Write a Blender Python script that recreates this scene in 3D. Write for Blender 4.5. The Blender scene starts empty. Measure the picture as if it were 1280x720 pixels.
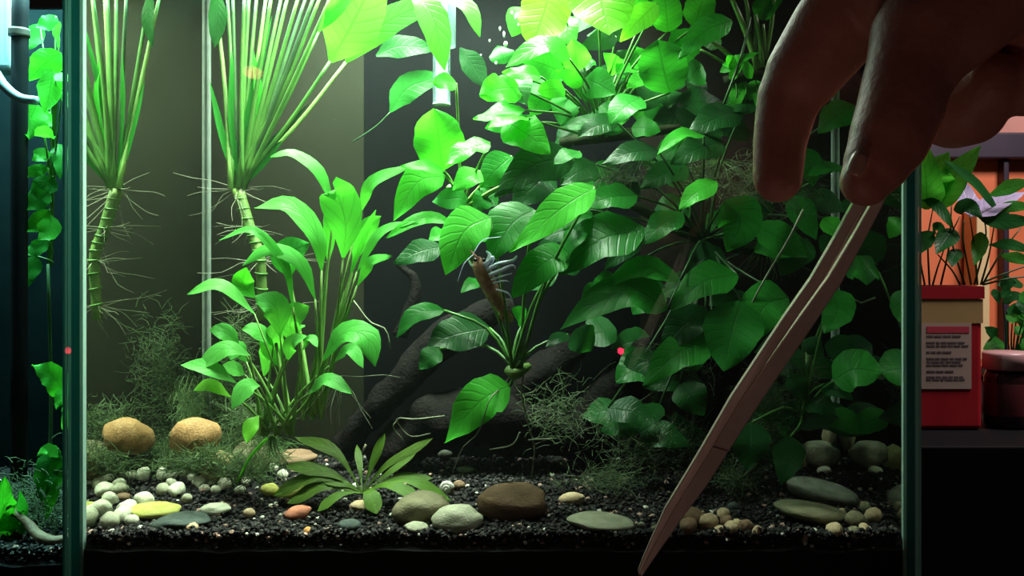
import bpy, bmesh, math, random
from mathutils import Vector, Matrix, noise

random.seed(7)
SC = bpy.context.scene
COL = SC.collection

# ------------------------------------------------------------------ camera
FPX, VX, VY, D0 = 1150.0, 765.0, 330.0, 0.60      # focal length in px, principal point, distance to the front pane
cam_d = bpy.data.cameras.new('camera')
cam_d.sensor_width = 36.0
cam_d.lens = 36.0 * FPX / 1280.0
cam_d.shift_x = (640.0 - VX) / 1280.0
cam_d.shift_y = -(360.0 - VY) / 1280.0
cam_d.clip_start = 0.02
cam = bpy.data.objects.new('camera', cam_d)
COL.objects.link(cam)
cam.location = (0, -D0, 0)
cam.rotation_euler = (math.pi / 2, 0, 0)
SC.camera = cam

# ------------------------------------------------------------------ world, lights, exposure
w = bpy.data.worlds.new('world'); SC.world = w; w.use_nodes = True
w.node_tree.nodes['Background'].inputs[0].default_value = (0.55, 0.42, 0.40, 1)
w.node_tree.nodes['Background'].inputs[1].default_value = 0.030
SC.view_settings.view_transform = 'Standard'
SC.view_settings.look = 'None'
SC.view_settings.gamma = 1.0
SC.view_settings.use_curve_mapping = False
SC.view_settings.exposure = 0.0
SC.cycles.transparent_max_bounces = 32      # many panes one behind the other

def area(name, loc, size, size_y, energy, color, rot=(0, 0, 0), spread=180):
    l = bpy.data.lights.new(name, 'AREA'); l.shape = 'RECTANGLE'
    l.size = size; l.size_y = size_y; l.energy = energy; l.color = color
    l.spread = math.radians(spread)
    o = bpy.data.objects.new(name, l); COL.objects.link(o)
    o.location = loc; o.rotation_euler = rot
    return o
# the lamp over the aquarium, the lamp over the neighbouring aquarium, the room lamp by the orange wall
area('aquarium_lamp', (-0.145, 0.085, 0.300), 0.26, 0.10, 9.0, (0.84, 1.0, 0.80), spread=130)
area('neighbour_lamp', (-0.50, 0.16, 0.30), 0.22, 0.12, 8.0, (0.45, 1.0, 0.90), spread=150)
area('room_lamp', (0.72, 0.12, 0.72), 0.25, 0.25, 11.0, (1.0, 0.88, 0.92), (0.45, 0.12, 0))
area('added_warm_fill', (-0.22, -0.74, -0.55), 0.16, 0.16, 0.045, (1.0, 0.66, 0.56), (math.radians(140), 0, math.radians(-30)), 80)  # unseen warm fill from below, added to brighten the tweezers and hand

# ------------------------------------------------------------------ helpers
def P(px, py, d):
    return Vector(((px - VX) * d / FPX, d - D0, (VY - py) * d / FPX))

def props(o, label=None, cat=None, group=None, kind=None):
    if label: o['label'] = label
    if cat: o['category'] = cat
    if group: o['group'] = group
    if kind: o['kind'] = kind
    return o

def thing(name, label, cat, loc, group=None):
    o = bpy.data.objects.new(name, None); COL.objects.link(o)
    o.location = loc; o.empty_display_size = 0.01
    return props(o, label, cat, group)

def origin_of(o):
    v = Vector((0, 0, 0))
    while o is not None:
        v += Vector(o.location); o = o.parent
    return v

def link(name, me, mat, parent=None, loc=None):
    o = bpy.data.objects.new(name, me); COL.objects.link(o)
    if mat is not None and len(me.materials) == 0: me.materials.append(mat)
    if parent is not None: o.parent = parent
    if loc is not None: o.location = loc
    return o

def mesh(name, verts, faces, mat, parent=None, smooth=True, uvs=None, loc=None):
    """verts in world coordinates; the object's origin is its parent's origin (or loc)"""
    off = origin_of(parent) if parent is not None else Vector((0, 0, 0))
    if loc is not None and parent is None: off = Vector(loc)
    me = bpy.data.meshes.new(name)
    me.from_pydata([tuple(Vector(v) - off) for v in verts], [], faces)
    if uvs is not None:
        uvl = me.uv_layers.new(name='UVMap')
        for l in me.loops:
            uvl.data[l.index].uv = uvs[l.vertex_index]
    if smooth:
        me.polygons.foreach_set('use_smooth', [True] * len(me.polygons))
    me.update()
    o = link(name, me, mat, parent)
    if loc is not None and parent is None: o.location = loc
    return o

def box_data(x0, x1, y0, y1, z0, z1):
    v = [(x, y, z) for x in (x0, x1) for y in (y0, y1) for z in (z0, z1)]
    f = [(0, 1, 3, 2), (4, 6, 7, 5), (0, 4, 5, 1), (2, 3, 7, 6), (0, 2, 6, 4), (1, 5, 7, 3)]
    return v, f

def box(name, x0, x1, y0, y1, z0, z1, mat, parent=None, bevel=0.0):
    v, f = box_data(x0, x1, y0, y1, z0, z1)
    o = mesh(name, v, f, mat, parent, smooth=False)
    if bevel:
        m = o.modifiers.new('bevel', 'BEVEL'); m.width = bevel; m.segments = 3
    return o

def catmull(pts, n):
    pts = [Vector(p) for p in pts]
    if len(pts) == 2:
        return [pts[0].lerp(pts[1], i / n) for i in range(n + 1)]
    ext = [pts[0] * 2 - pts[1]] + pts + [pts[-1] * 2 - pts[-2]]
    seg = len(pts) - 1
    out = []
    for i in range(n + 1):
        u = i / n * seg
        k = min(int(u), seg - 1); t = u - k
        a, b, c, d = ext[k], ext[k + 1], ext[k + 2], ext[k + 3]
        out.append(0.5 * ((2 * b) + (c - a) * t + (2 * a - 5 * b + 4 * c - d) * t * t + (3 * b - a - 3 * c + d) * t ** 3))
    return out

def interp(tab, t):
    for (a, x), (b, y) in zip(tab, tab[1:]):
        if t <= b: return x + (y - x) * (t - a) / (b - a)
    return tab[-1][1]

def tube_data(pts, radii, sides=6, n=None, cap=True):
    n = n or max(4, (len(pts) - 1) * 4)
    c = catmull(pts, n)
    rt = [(i / (len(radii) - 1), r) for i, r in enumerate(radii)] if len(radii) > 1 else [(0, radii[0]), (1, radii[0])]
    verts, faces = [], []
    up = Vector((0, 0, 1)); prev = None
    for i, p in enumerate(c):
        T = (c[min(i + 1, n)] - c[max(i - 1, 0)])
        T = T.normalized() if T.length > 1e-9 else Vector((0, 0, 1))
        if prev is None:
            a = up if abs(T.z) < 0.9 else Vector((1, 0, 0))
            s = T.cross(a).normalized()
        else:
            s = (prev - T * prev.dot(T)).normalized()
        prev = s; b = T.cross(s)
        r = interp(rt, i / n)
        for k in range(sides):
            an = 2 * math.pi * k / sides
            verts.append(p + (s * math.cos(an) + b * math.sin(an)) * r)
    for i in range(n):
        for k in range(sides):
            k2 = (k + 1) % sides
            faces.append((i * sides + k, i * sides + k2, (i + 1) * sides + k2, (i + 1) * sides + k))
    if cap:
        faces.append(tuple(range(sides - 1, -1, -1)))
        faces.append(tuple(n * sides + k for k in range(sides)))
    return verts, faces

def tube(name, pts, radii, mat, parent=None, sides=6, n=None):
    v, f = tube_data(pts, radii, sides, n)
    return mesh(name, v, f, mat, parent)

def joined(name, parts, mat, parent=None, smooth=True, loc=None):
    V, F = [], []
    for v, f in parts:
        o = len(V); V += list(v); F += [tuple(i + o for i in q) for q in f]
    return mesh(name, V, F, mat, parent, smooth, loc=loc)

# ------------------------------------------------------------------ materials
def newmat(name):
    m = bpy.data.materials.new(name); m.use_nodes = True
    nt = m.node_tree; nt.nodes.clear()
    out = nt.nodes.new('ShaderNodeOutputMaterial')
    return m, nt, out

def N(nt, kind, **kw):
    n = nt.nodes.new(kind)
    for k, v in kw.items():
        if k.startswith('i_'): n.inputs[k[2:].replace('_', ' ')].default_value = v
        else: setattr(n, k, v)
    return n

def ramp(nt, stops, interp_='LINEAR'):
    r = nt.nodes.new('ShaderNodeValToRGB'); r.color_ramp.interpolation = interp_
    e = r.color_ramp.elements
    while len(e) < len(stops): e.new(0.5)
    for k, (p, c) in zip(e, stops):
        k.position = p; k.color = (*c, 1)
    return r

def solid(name, c1, c2=None, scale=40.0, rough=0.6, bump=0.0, spec=0.5, metallic=0.0, detail=4.0, bscale=None, sss=0.0):
    m, nt, out = newmat(name)
    b = N(nt, 'ShaderNodeBsdfPrincipled'); b.inputs['Roughness'].default_value = rough
    b.inputs['Specular IOR Level'].default_value = spec; b.inputs['Metallic'].default_value = metallic
    tc = N(nt, 'ShaderNodeTexCoord')
    nz = N(nt, 'ShaderNodeTexNoise'); nz.inputs['Scale'].default_value = scale; nz.inputs['Detail'].default_value = detail
    nt.links.new(tc.outputs['Object'], nz.inputs['Vector'])
    r = ramp(nt, [(0.35, c1), (0.65, c2 or c1)])
    nt.links.new(nz.outputs['Fac'], r.inputs[0]); nt.links.new(r.outputs[0], b.inputs['Base Color'])
    if bump:
        n2 = N(nt, 'ShaderNodeTexNoise'); n2.inputs['Scale'].default_value = bscale or scale * 4; n2.inputs['Detail'].default_value = 5
        nt.links.new(tc.outputs['Object'], n2.inputs['Vector'])
        bp = N(nt, 'ShaderNodeBump'); bp.inputs['Strength'].default_value = bump; bp.inputs['Distance'].default_value = 0.002
        nt.links.new(n2.outputs['Fac'], bp.inputs['Height']); nt.links.new(bp.outputs[0], b.inputs['Normal'])
    if sss:
        b.inputs['Subsurface Weight'].default_value = sss
        b.inputs['Subsurface Radius'].default_value = (0.006, 0.002, 0.001)
        b.inputs['Subsurface Scale'].default_value = 1.0
    nt.links.new(b.outputs[0], out.inputs[0])
    return m

def leafmat(name, dark, light, trans, vein, tfac=0.42, rough=0.42, veins=9.0, veinamt=0.35, spec=0.10, bump=0.20):
    """leaf surface: base colour that differs from leaf to leaf, a midrib, side veins, light passing through"""
    m, nt, out = newmat(name)
    tc = N(nt, 'ShaderNodeTexCoord'); sep = N(nt, 'ShaderNodeSeparateXYZ')
    nt.links.new(tc.outputs['UV'], sep.inputs[0])
    def math_(op, a, b=None, clamp=False):
        n = N(nt, 'ShaderNodeMath', operation=op); n.use_clamp = clamp
        for i, x in enumerate((a, b)):
            if x is None: continue
            if isinstance(x, (int, float)): n.inputs[i].default_value = x
            else: nt.links.new(x, n.inputs[i])
        return n.outputs[0]
    av = math_('ABSOLUTE', math_('SUBTRACT', math_('MULTIPLY', sep.outputs[1], 2.0), 1.0))
    mid = math_('SUBTRACT', 1.0, math_('MULTIPLY', av, 16.0), True)
    ph = math_('SUBTRACT', math_('MULTIPLY', sep.outputs[0], veins), math_('MULTIPLY', av, 1.6))
    fr = math_('ABSOLUTE', math_('SUBTRACT', math_('FRACT', ph), 0.5))
    side = math_('MULTIPLY', math_('SUBTRACT', 1.0, math_('MULTIPLY', fr, 7.0), True), 0.5)
    vm = math_('MAXIMUM', mid, side)
    oi = N(nt, 'ShaderNodeObjectInfo')
    nz = N(nt, 'ShaderNodeTexNoise'); nz.inputs['Scale'].default_value = 55; nz.inputs['Detail'].default_value = 3
    nt.links.new(tc.outputs['Object'], nz.inputs['Vector'])
    mixv = math_('ADD', math_('MULTIPLY', oi.outputs['Random'], 0.7), math_('MULTIPLY', nz.outputs['Fac'], 0.3))
    r = ramp(nt, [(0.1, dark), (0.9, light)])
    nt.links.new(mixv, r.inputs[0])
    mx = N(nt, 'ShaderNodeMix', data_type='RGBA'); mx.inputs['B'].default_value = (*vein, 1)
    nt.links.new(math_('MULTIPLY', vm, veinamt), mx.inputs['Factor']); nt.links.new(r.outputs[0], mx.inputs['A'])
    b = N(nt, 'ShaderNodeBsdfPrincipled'); b.inputs['Roughness'].default_value = rough
    b.inputs['Specular IOR Level'].default_value = spec
    nt.links.new(mx.outputs['Result'], b.inputs['Base Color'])
    bp = N(nt, 'ShaderNodeBump'); bp.inputs['Strength'].default_value = bump; bp.inputs['Distance'].default_value = 0.003
    bp.invert = True
    nt.links.new(vm, bp.inputs['Height']); nt.links.new(bp.outputs[0], b.inputs['Normal'])
    t = N(nt, 'ShaderNodeBsdfTranslucent')
    mt = N(nt, 'ShaderNodeMix', data_type='RGBA', blend_type='MULTIPLY')
    mt.inputs['A'].default_value = (*trans, 1); mt.inputs['B'].default_value = (0.35, 0.45, 0.3, 1)
    nt.links.new(math_('MULTIPLY', vm, 0.7), mt.inputs['Factor'])
    nt.links.new(mt.outputs['Result'], t.inputs['Color'])
    ms = N(nt, 'ShaderNodeMixShader'); ms.inputs[0].default_value = tfac
    nt.links.new(b.outputs[0], ms.inputs[1]); nt.links.new(t.outputs[0], ms.inputs[2])
    nt.links.new(ms.outputs[0], out.inputs[0])
    return m

def clearglass(name, tint, refl=1.35, edge=None):
    m, nt, out = newmat(name)
    f = N(nt, 'ShaderNodeFresnel'); f.inputs['IOR'].default_value = refl
    t = N(nt, 'ShaderNodeBsdfTransparent'); t.inputs['Color'].default_value = (*tint, 1)
    g = N(nt, 'ShaderNodeBsdfGlossy'); g.inputs['Roughness'].default_value = 0.0
    ms = N(nt, 'ShaderNodeMixShader')
    nt.links.new(f.outputs[0], ms.inputs[0]); nt.links.new(t.outputs[0], ms.inputs[1]); nt.links.new(g.outputs[0], ms.inputs[2])
    nt.links.new(ms.outputs[0], out.inputs[0])
    return m

def glow(name, c, s):
    m, nt, out = newmat(name)
    e = N(nt, 'ShaderNodeEmission'); e.inputs[0].default_value = (*c, 1); e.inputs[1].default_value = s
    nt.links.new(e.outputs[0], out.inputs[0])
    return m

M = {}
M['glass'] = clearglass('glass', (0.97, 0.99, 0.98))
def waterside(name):
    """pane face seen from the water: beyond the critical angle all light is reflected"""
    m, nt, out = newmat(name)
    f = N(nt, 'ShaderNodeFresnel'); f.inputs['IOR'].default_value = 1 / 1.30
    t = N(nt, 'ShaderNodeBsdfTransparent'); t.inputs['Color'].default_value = (.95, .98, .96, 1)
    g = N(nt, 'ShaderNodeBsdfGlossy'); g.inputs['Roughness'].default_value = 0.02; g.inputs['Color'].default_value = (.74, .78, .72, 1)
    ms = N(nt, 'ShaderNodeMixShader')
    nt.links.new(f.outputs[0], ms.inputs[0]); nt.links.new(t.outputs[0], ms.inputs[1]); nt.links.new(g.outputs[0], ms.inputs[2])
    nt.links.new(ms.outputs[0], out.inputs[0])
    return m
def thin(name, c, fac):
    m, nt, out = newmat(name)
    a = N(nt, 'ShaderNodeBsdfDiffuse'); a.inputs[0].default_value = (*c, 1)
    t = N(nt, 'ShaderNodeBsdfTranslucent'); t.inputs[0].default_value = (*c, 1)
    ms = N(nt, 'ShaderNodeMixShader'); ms.inputs[0].default_value = fac
    nt.links.new(a.outputs[0], ms.inputs[1]); nt.links.new(t.outputs[0], ms.inputs[2]); nt.links.new(ms.outputs[0], out.inputs[0])
    return m
M['waterside'] = waterside('pane_from_water')
M['clear'] = clearglass('clear_pane', (.96, .985, .975), 1.02)
M['edge'] = thin('glass_edge_teal', (0.05, 0.24, 0.22), .6)
M['chamfer'] = thin('glass_chamfer', (0.30, .46, .40), .5)
M['seal'] = solid('silicone', (0.12, 0.16, 0.14), (0.17, 0.21, 0.18), 60, 0.4)
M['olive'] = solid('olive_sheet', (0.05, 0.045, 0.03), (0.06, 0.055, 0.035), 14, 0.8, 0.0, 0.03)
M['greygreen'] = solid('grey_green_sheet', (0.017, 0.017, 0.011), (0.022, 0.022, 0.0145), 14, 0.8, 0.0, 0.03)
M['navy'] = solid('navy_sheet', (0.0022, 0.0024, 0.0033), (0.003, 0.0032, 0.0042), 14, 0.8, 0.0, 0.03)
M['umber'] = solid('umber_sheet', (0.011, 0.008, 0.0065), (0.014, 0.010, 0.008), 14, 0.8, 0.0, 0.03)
M['black'] = solid('black_stand', (0.002, 0.002, 0.0022), (0.003, 0.003, 0.0034), 30, 0.7, 0.0, 0.1)
M['soil'] = solid('black_soil', (0.004, 0.004, 0.004), (0.008, 0.007, 0.006), 200, 0.85, 0.5)
M['anubias'] = leafmat('anubias_leaf', (0.010, 0.10, 0.014), (0.026, 0.23, 0.026), (0.045, 0.46, 0.025), (0.01, 0.07, 0.01), 0.36, 0.33, 9, 0.45)
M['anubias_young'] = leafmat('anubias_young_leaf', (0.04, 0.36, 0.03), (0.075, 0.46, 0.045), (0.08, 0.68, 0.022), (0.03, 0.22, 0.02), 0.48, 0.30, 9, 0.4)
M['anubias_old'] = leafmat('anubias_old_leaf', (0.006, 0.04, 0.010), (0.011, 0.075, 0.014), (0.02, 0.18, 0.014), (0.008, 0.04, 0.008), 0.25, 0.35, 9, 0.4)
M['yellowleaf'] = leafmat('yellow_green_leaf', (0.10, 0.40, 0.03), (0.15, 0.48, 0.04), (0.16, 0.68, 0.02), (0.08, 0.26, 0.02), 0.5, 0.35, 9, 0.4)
M['sword'] = leafmat('lance_leaf', (0.05, 0.32, 0.045), (0.085, 0.45, 0.06), (0.095, 0.64, 0.04), (0.03, 0.2, 0.02), 0.42, 0.38, 5, 0.3)
M['swordlow'] = leafmat('short_lance_leaf', (0.055, 0.31, 0.05), (0.105, 0.44, 0.075), (0.115, 0.60, 0.045), (0.03, 0.18, 0.02), 0.40, 0.42, 5, 0.3)
M['crypt'] = leafmat('rosette_leaf', (0.045, 0.075, 0.012), (0.09, 0.19, 0.025), (0.12, 0.28, 0.02), (0.16, 0.42, 0.05), 0.28, 0.45, 7, 0.6)
M['house'] = leafmat('house_leaf', (0.03, 0.20, 0.03), (0.07, 0.36, 0.05), (0.12, 0.75, 0.05), (0.02, 0.12, 0.01), 0.5, 0.4, 8, 0.6)
M['housedark'] = leafmat('house_leaf_dark', (0.012, 0.07, 0.018), (0.02, 0.13, 0.025), (0.04, 0.25, 0.03), (0.01, 0.04, 0.01), 0.3, 0.35, 8, 0.4)
M['silver'] = leafmat('silver_leaf', (0.32, 0.27, 0.42), (0.48, 0.42, 0.6), (0.2, 0.2, 0.2), (0.06, 0.12, 0.08), 0.1, 0.25, 8, 0.4)
M['stalk'] = solid('green_stalk', (0.035, 0.14, 0.018), (0.07, 0.21, 0.03), 50, 0.45)
M['stalkpale'] = solid('pale_green_stalk', (0.10, 0.24, 0.045), (0.17, 0.33, 0.075), 50, 0.45)
M['stalkdark'] = solid('dark_stalk', (0.015, 0.06, 0.015), (0.03, 0.10, 0.02), 50, 0.5)
M['rhizomedark'] = solid('rhizome_dark', (0.012, 0.02, 0.008), (0.03, 0.04, 0.015), 60, .7, .4, .1)
M['rhizome'] = solid('rhizome', (0.05, 0.12, 0.02), (0.11, 0.20, 0.035), 60, 0.55, 0.4)
M['root'] = solid('root', (0.10, 0.12, 0.07), (0.22, 0.25, 0.16), 120, 0.7)
M['rootgreen'] = solid('green_root', (0.04, 0.12, 0.025), (0.08, 0.2, 0.04), 120, 0.7)
M['moss'] = solid('moss', (0.015, 0.05, 0.008), (0.045, 0.095, 0.014), 200, 0.7)
M['mossdark'] = solid('moss_dark', (0.015, 0.045, 0.01), (0.06, 0.10, 0.03), 200, 0.6)
M['driftwood'] = solid('driftwood', (0.0014, 0.0012, 0.0012), (0.004, 0.003, 0.0026), 90, 0.85, 0.8, 0.08)
M['rootwood'] = solid('pale_root_wood', (0.12, 0.07, 0.035), (0.22, 0.14, 0.08), 60, 0.7, 0.5)

# ------------------------------------------------------------------ the tank: room side
XL, XR, YB = -0.345, 0.190, 0.185       # inner faces
TH, ZB, ZT = 0.0098, -0.228, 0.235
def GZ(x, y):
    """height of the gravel surface: rising to the back, heaped in the back left corner"""
    return -0.1775 + 0.070 * max(0.0, min(y, 0.19)) + 0.017 * math.exp(-((x + 0.325) ** 2 + (y - 0.125) ** 2) / 0.0022)
def ground_depth(py, px=VX):
    """distance from the camera at which the gravel surface shows at image height py"""
    lo, hi = 0.606, 0.779
    f = lambda d: VY - GZ((px - VX) * d / FPX, d - D0) * FPX / d
    for _ in range(30):
        mid = (lo + hi) / 2
        if f(mid) > py: lo = mid
        else: hi = mid
    return (lo + hi) / 2

# walls and furniture
o = box('wall_back', -1.6, 0.62, 1.10, 1.14, -0.6, 1.2, solid('dark_brown_wall', (0.02, 0.017, 0.014), (0.028, 0.022, 0.018), 5, 0.8)); o['kind'] = 'structure'
o = box('floor', -1.6, 1.6, -1.6, 1.14, -0.64, -0.6, solid('dark_floor', (0.02, 0.016, 0.013), (0.03, 0.024, 0.02), 6, 0.8)); o['kind'] = 'structure'
orange = solid('orange_paint', (0.74, 0.17, 0.055), (0.84, 0.23, 0.085), 9, 0.55)
o = box('wall_right', 0.30, 1.6, 0.94, 0.99, -0.6, 1.2, orange); o['kind'] = 'structure'
purple = solid('dark_purple_wood', (0.022, 0.012, 0.025), (0.035, 0.02, 0.036), 20, 0.5)
pink = solid('pink_paint', (0.52, 0.22, 0.17), (0.62, 0.28, 0.21), 7, 0.5)
def wx(px, d=1.53): return (px - VX) * d / FPX
def wz(py, d=1.53): return (VY - py) * d / FPX
o = box('trim_1', 0.30, 1.55, 0.905, 0.94, wz(200), wz(168), purple, bevel=0.003); o['kind'] = 'structure'
o = box('trim_2', wx(1250), wx(1257), 0.915, 0.94, -0.5, wz(200), purple, bevel=0.002); o['kind'] = 'structure'
o = box('trim_3', 0.30, 1.55, 0.925, 0.94, wz(168), wz(20), pink); o['kind'] = 'structure'
o = box('aquarium_stand', -1.1, 0.215, -0.01, 0.34, -0.5995, ZB - 0.0062, M['black'], bevel=0.003)
props(o, 'black cabinet stand under the two aquariums', 'stand')
TZ = -0.1555
o = box('side_table', 0.222, 1.2, 0.185, 0.80, -0.5995, TZ, M['black'], bevel=0.002)
props(o, 'low black side table under the red tin', 'table')

# ------------------------------------------------------------------ the aquarium
aq = thing('aquarium', 'large glass aquarium full of plants with a thick teal-edged side pane', 'aquarium', ((XL + XR) / 2, 0, ZB))
box('bottom_pane', XL - TH, XR + TH, -0.006, YB + 0.006, ZB - 0.006, ZB, M['glass'], aq)
box('front_pane', XL - TH, XR + TH, -0.006, -0.0005, ZB, ZT, M['glass'], aq)
box('back_pane', XL, XR, YB, YB + 0.006, ZB, ZT, M['clear'], aq)
for s, xi in ((-1, XL), (1, XR)):
    x0, x1 = sorted((xi, xi + s * TH))
    sp = box('side_pane', x0, x1, 0.004, YB + 0.006, ZB, ZT, M['clear'], aq)
    sp.data.materials.append(M['waterside'])
    for pg in sp.data.polygons:
        if pg.normal.x * s < -0.9: pg.material_index = 1
    box('pane_edge', x0 + 0.0022, x1 - 0.0022, 0.0, 0.0038, ZB, ZT, M['edge'], sp)
    for xa in (x0, x1 - 0.0022):
        box('polished_chamfer', xa, xa + 0.0022, 0.0, 0.0038, ZB, ZT, M['chamfer'], sp)
    xc = xi + (0.0 if s < 0 else -0.0036)
    box('silicone_seam', xc, xc + 0.0036, YB - 0.0036, YB - 0.0002, ZB, ZT, M['seal'], aq, bevel=0.0015)
bx_ = lambda px: (px - VX) * 0.795 / FPX
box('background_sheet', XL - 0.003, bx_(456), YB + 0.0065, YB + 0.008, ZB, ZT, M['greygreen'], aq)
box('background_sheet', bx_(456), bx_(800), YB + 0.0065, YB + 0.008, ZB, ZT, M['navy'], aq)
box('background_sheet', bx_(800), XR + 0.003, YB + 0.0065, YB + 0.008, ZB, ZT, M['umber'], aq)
box('background_sheet', XL - TH - 0.002, XL - TH - 0.0005, 0.012, YB + 0.006, ZB, ZT, M['olive'], aq)
box('background_sheet', XR + TH + 0.0005, XR + TH + 0.002, 0.03, YB + 0.006, ZB, ZT, M['olive'], aq)

# water: faintly cloudy, so that the lamp's light hangs in it
wm, nt_, out_ = newmat('water')
t_ = N(nt_, 'ShaderNodeBsdfTransparent'); nt_.links.new(t_.outputs[0], out_.inputs['Surface'])
vs = N(nt_, 'ShaderNodeVolumeScatter'); vs.inputs['Color'].default_value = (.78, .95, .85, 1); vs.inputs['Density'].default_value = 0.036; vs.inputs['Anisotropy'].default_value = 0.2
nt_.links.new(vs.outputs[0], out_.inputs['Volume'])
o = box('water', XL + .0003, XR - .0003, .0002, YB - .0002, ZB + .0002, .192, wm)
props(o, 'faintly cloudy water filling the large aquarium', 'water', kind='stuff')

# gravel bed: body and loose grains
def gravel(name, x0, x1, y0, y1, zbot, gz, n, label, rmin=0.0010, rmax=0.0024, seed=3):
    rng = random.Random(seed)
    nx, ny = 60, 22
    V, F = [], []
    for j in range(ny + 1):
        for i in range(nx + 1):
            x = x0 + (x1 - x0) * i / nx; y = y0 + (y1 - y0) * j / ny
            V.append((x, y, gz(x, y) - (.010 if j == 0 else .0008) + 0.0030 * noise.noise(Vector((x * 45, y * 45, 1)))))
    for j in range(ny):
        for i in range(nx):
            a = j * (nx + 1) + i
            F.append((a, a + 1, a + nx + 2, a + nx + 1))
    b = len(V)
    V += [(x0, y0, zbot), (x1, y0, zbot), (x1, y1, zbot), (x0, y1, zbot)]
    F.append((b, b + 3, b + 2, b + 1))
    F.append(tuple([b, b + 1] + [i for i in range(nx, -1, -1)]))
    F.append(tuple([b + 2, b + 3] + [ny * (nx + 1) + i for i in range(nx + 1)]))
    F.append(tuple([b + 3, b] + [j * (nx + 1) for j in range(ny + 1)]))
    F.append(tuple([b + 1, b + 2] + [j * (nx + 1) + nx for j in range(ny, -1, -1)]))
    colr = [(0.006, 0.006, 0.006)] * len(V)
    t = (1 + 5 ** 0.5) / 2
    ico = [Vector(v).normalized() for v in [(-1, t, 0), (1, t, 0), (-1, -t, 0), (1, -t, 0), (0, -1, t), (0, 1, t), (0, -1, -t), (0, 1, -t), (t, 0, -1), (t, 0, 1), (-t, 0, -1), (-t, 0, 1)]]
    icf = [(0, 11, 5), (0, 5, 1), (0, 1, 7), (0, 7, 10), (0, 10, 11), (1, 5, 9), (5, 11, 4), (11, 10, 2), (10, 7, 6), (7, 1, 8), (3, 9, 4), (3, 4, 2), (3, 2, 6), (3, 6, 8), (3, 8, 9), (4, 9, 5), (2, 4, 11), (6, 2, 10), (8, 6, 7), (9, 8, 1)]
    for k in range(n):
        x = rng.uniform(x0 + .002, x1 - .002); y = y0 + (y1 - y0 - .004) * rng.random() ** 1.3 + 0.002
        r = rng.uniform(rmin, rmax)
        front = k % 3 == 0
        if front: y = y0 + r * 1.25 + rng.random() * .004
        z = gz(x, y) + 0.0030 * noise.noise(Vector((x * 45, y * 45, 1))) + rng.uniform(-0.3, 0.7) * r
        if front: z += rng.uniform(-.010, .0020)
        q = rng.random()
        if q < 0.86: g = rng.uniform(0.003, 0.010); c = (g * 1.05, g, g * 0.95)
        elif q < 0.95: g = rng.uniform(0.015, 0.05); c = (g * 1.15, g, g * 0.9)
        elif q < 0.98: g = rng.uniform(0.2, 0.4); c = (g, g * 0.62, g * 0.5)
        else: g = rng.uniform(0.35, 0.6); c = (g, g, g * 0.85)
        rot = Matrix.Rotation(rng.uniform(0, 6.28), 3, (rng.random(), rng.random(), rng.random() + .01))
        o_ = len(V)
        for v in ico:
            p = rot @ (v * r * rng.uniform(0.75, 1.2))
            V.append((x + p.x, y + p.y, z + p.z * 0.85)); colr.append(c)
        F += [tuple(i + o_ for i in f) for f in icf]
    m, nt, out = newmat(name)
    at = N(nt, 'ShaderNodeAttribute', attribute_name='grain'); bs = N(nt, 'ShaderNodeBsdfPrincipled')
    bs.inputs['Roughness'].default_value = 0.6; bs.inputs['Specular IOR Level'].default_value = 0.2
    nt.links.new(at.outputs['Color'], bs.inputs['Base Color']); nt.links.new(bs.outputs[0], out.inputs[0])
    o = mesh(name, V, F, m, None, smooth=False)
    a = o.data.color_attributes.new('grain', 'FLOAT_COLOR', 'POINT')
    a.data.foreach_set('color', [x for c in colr for x in (*c, 1)])
    return props(o, label, 'gravel', kind='stuff')
gravel('gravel', XL + 0.0004, XR - 0.0004, 0.0003, YB - 0.0005, ZB + 0.0003, GZ, 15000, 'black gravel bed with pale specks across the large aquarium')

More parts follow.
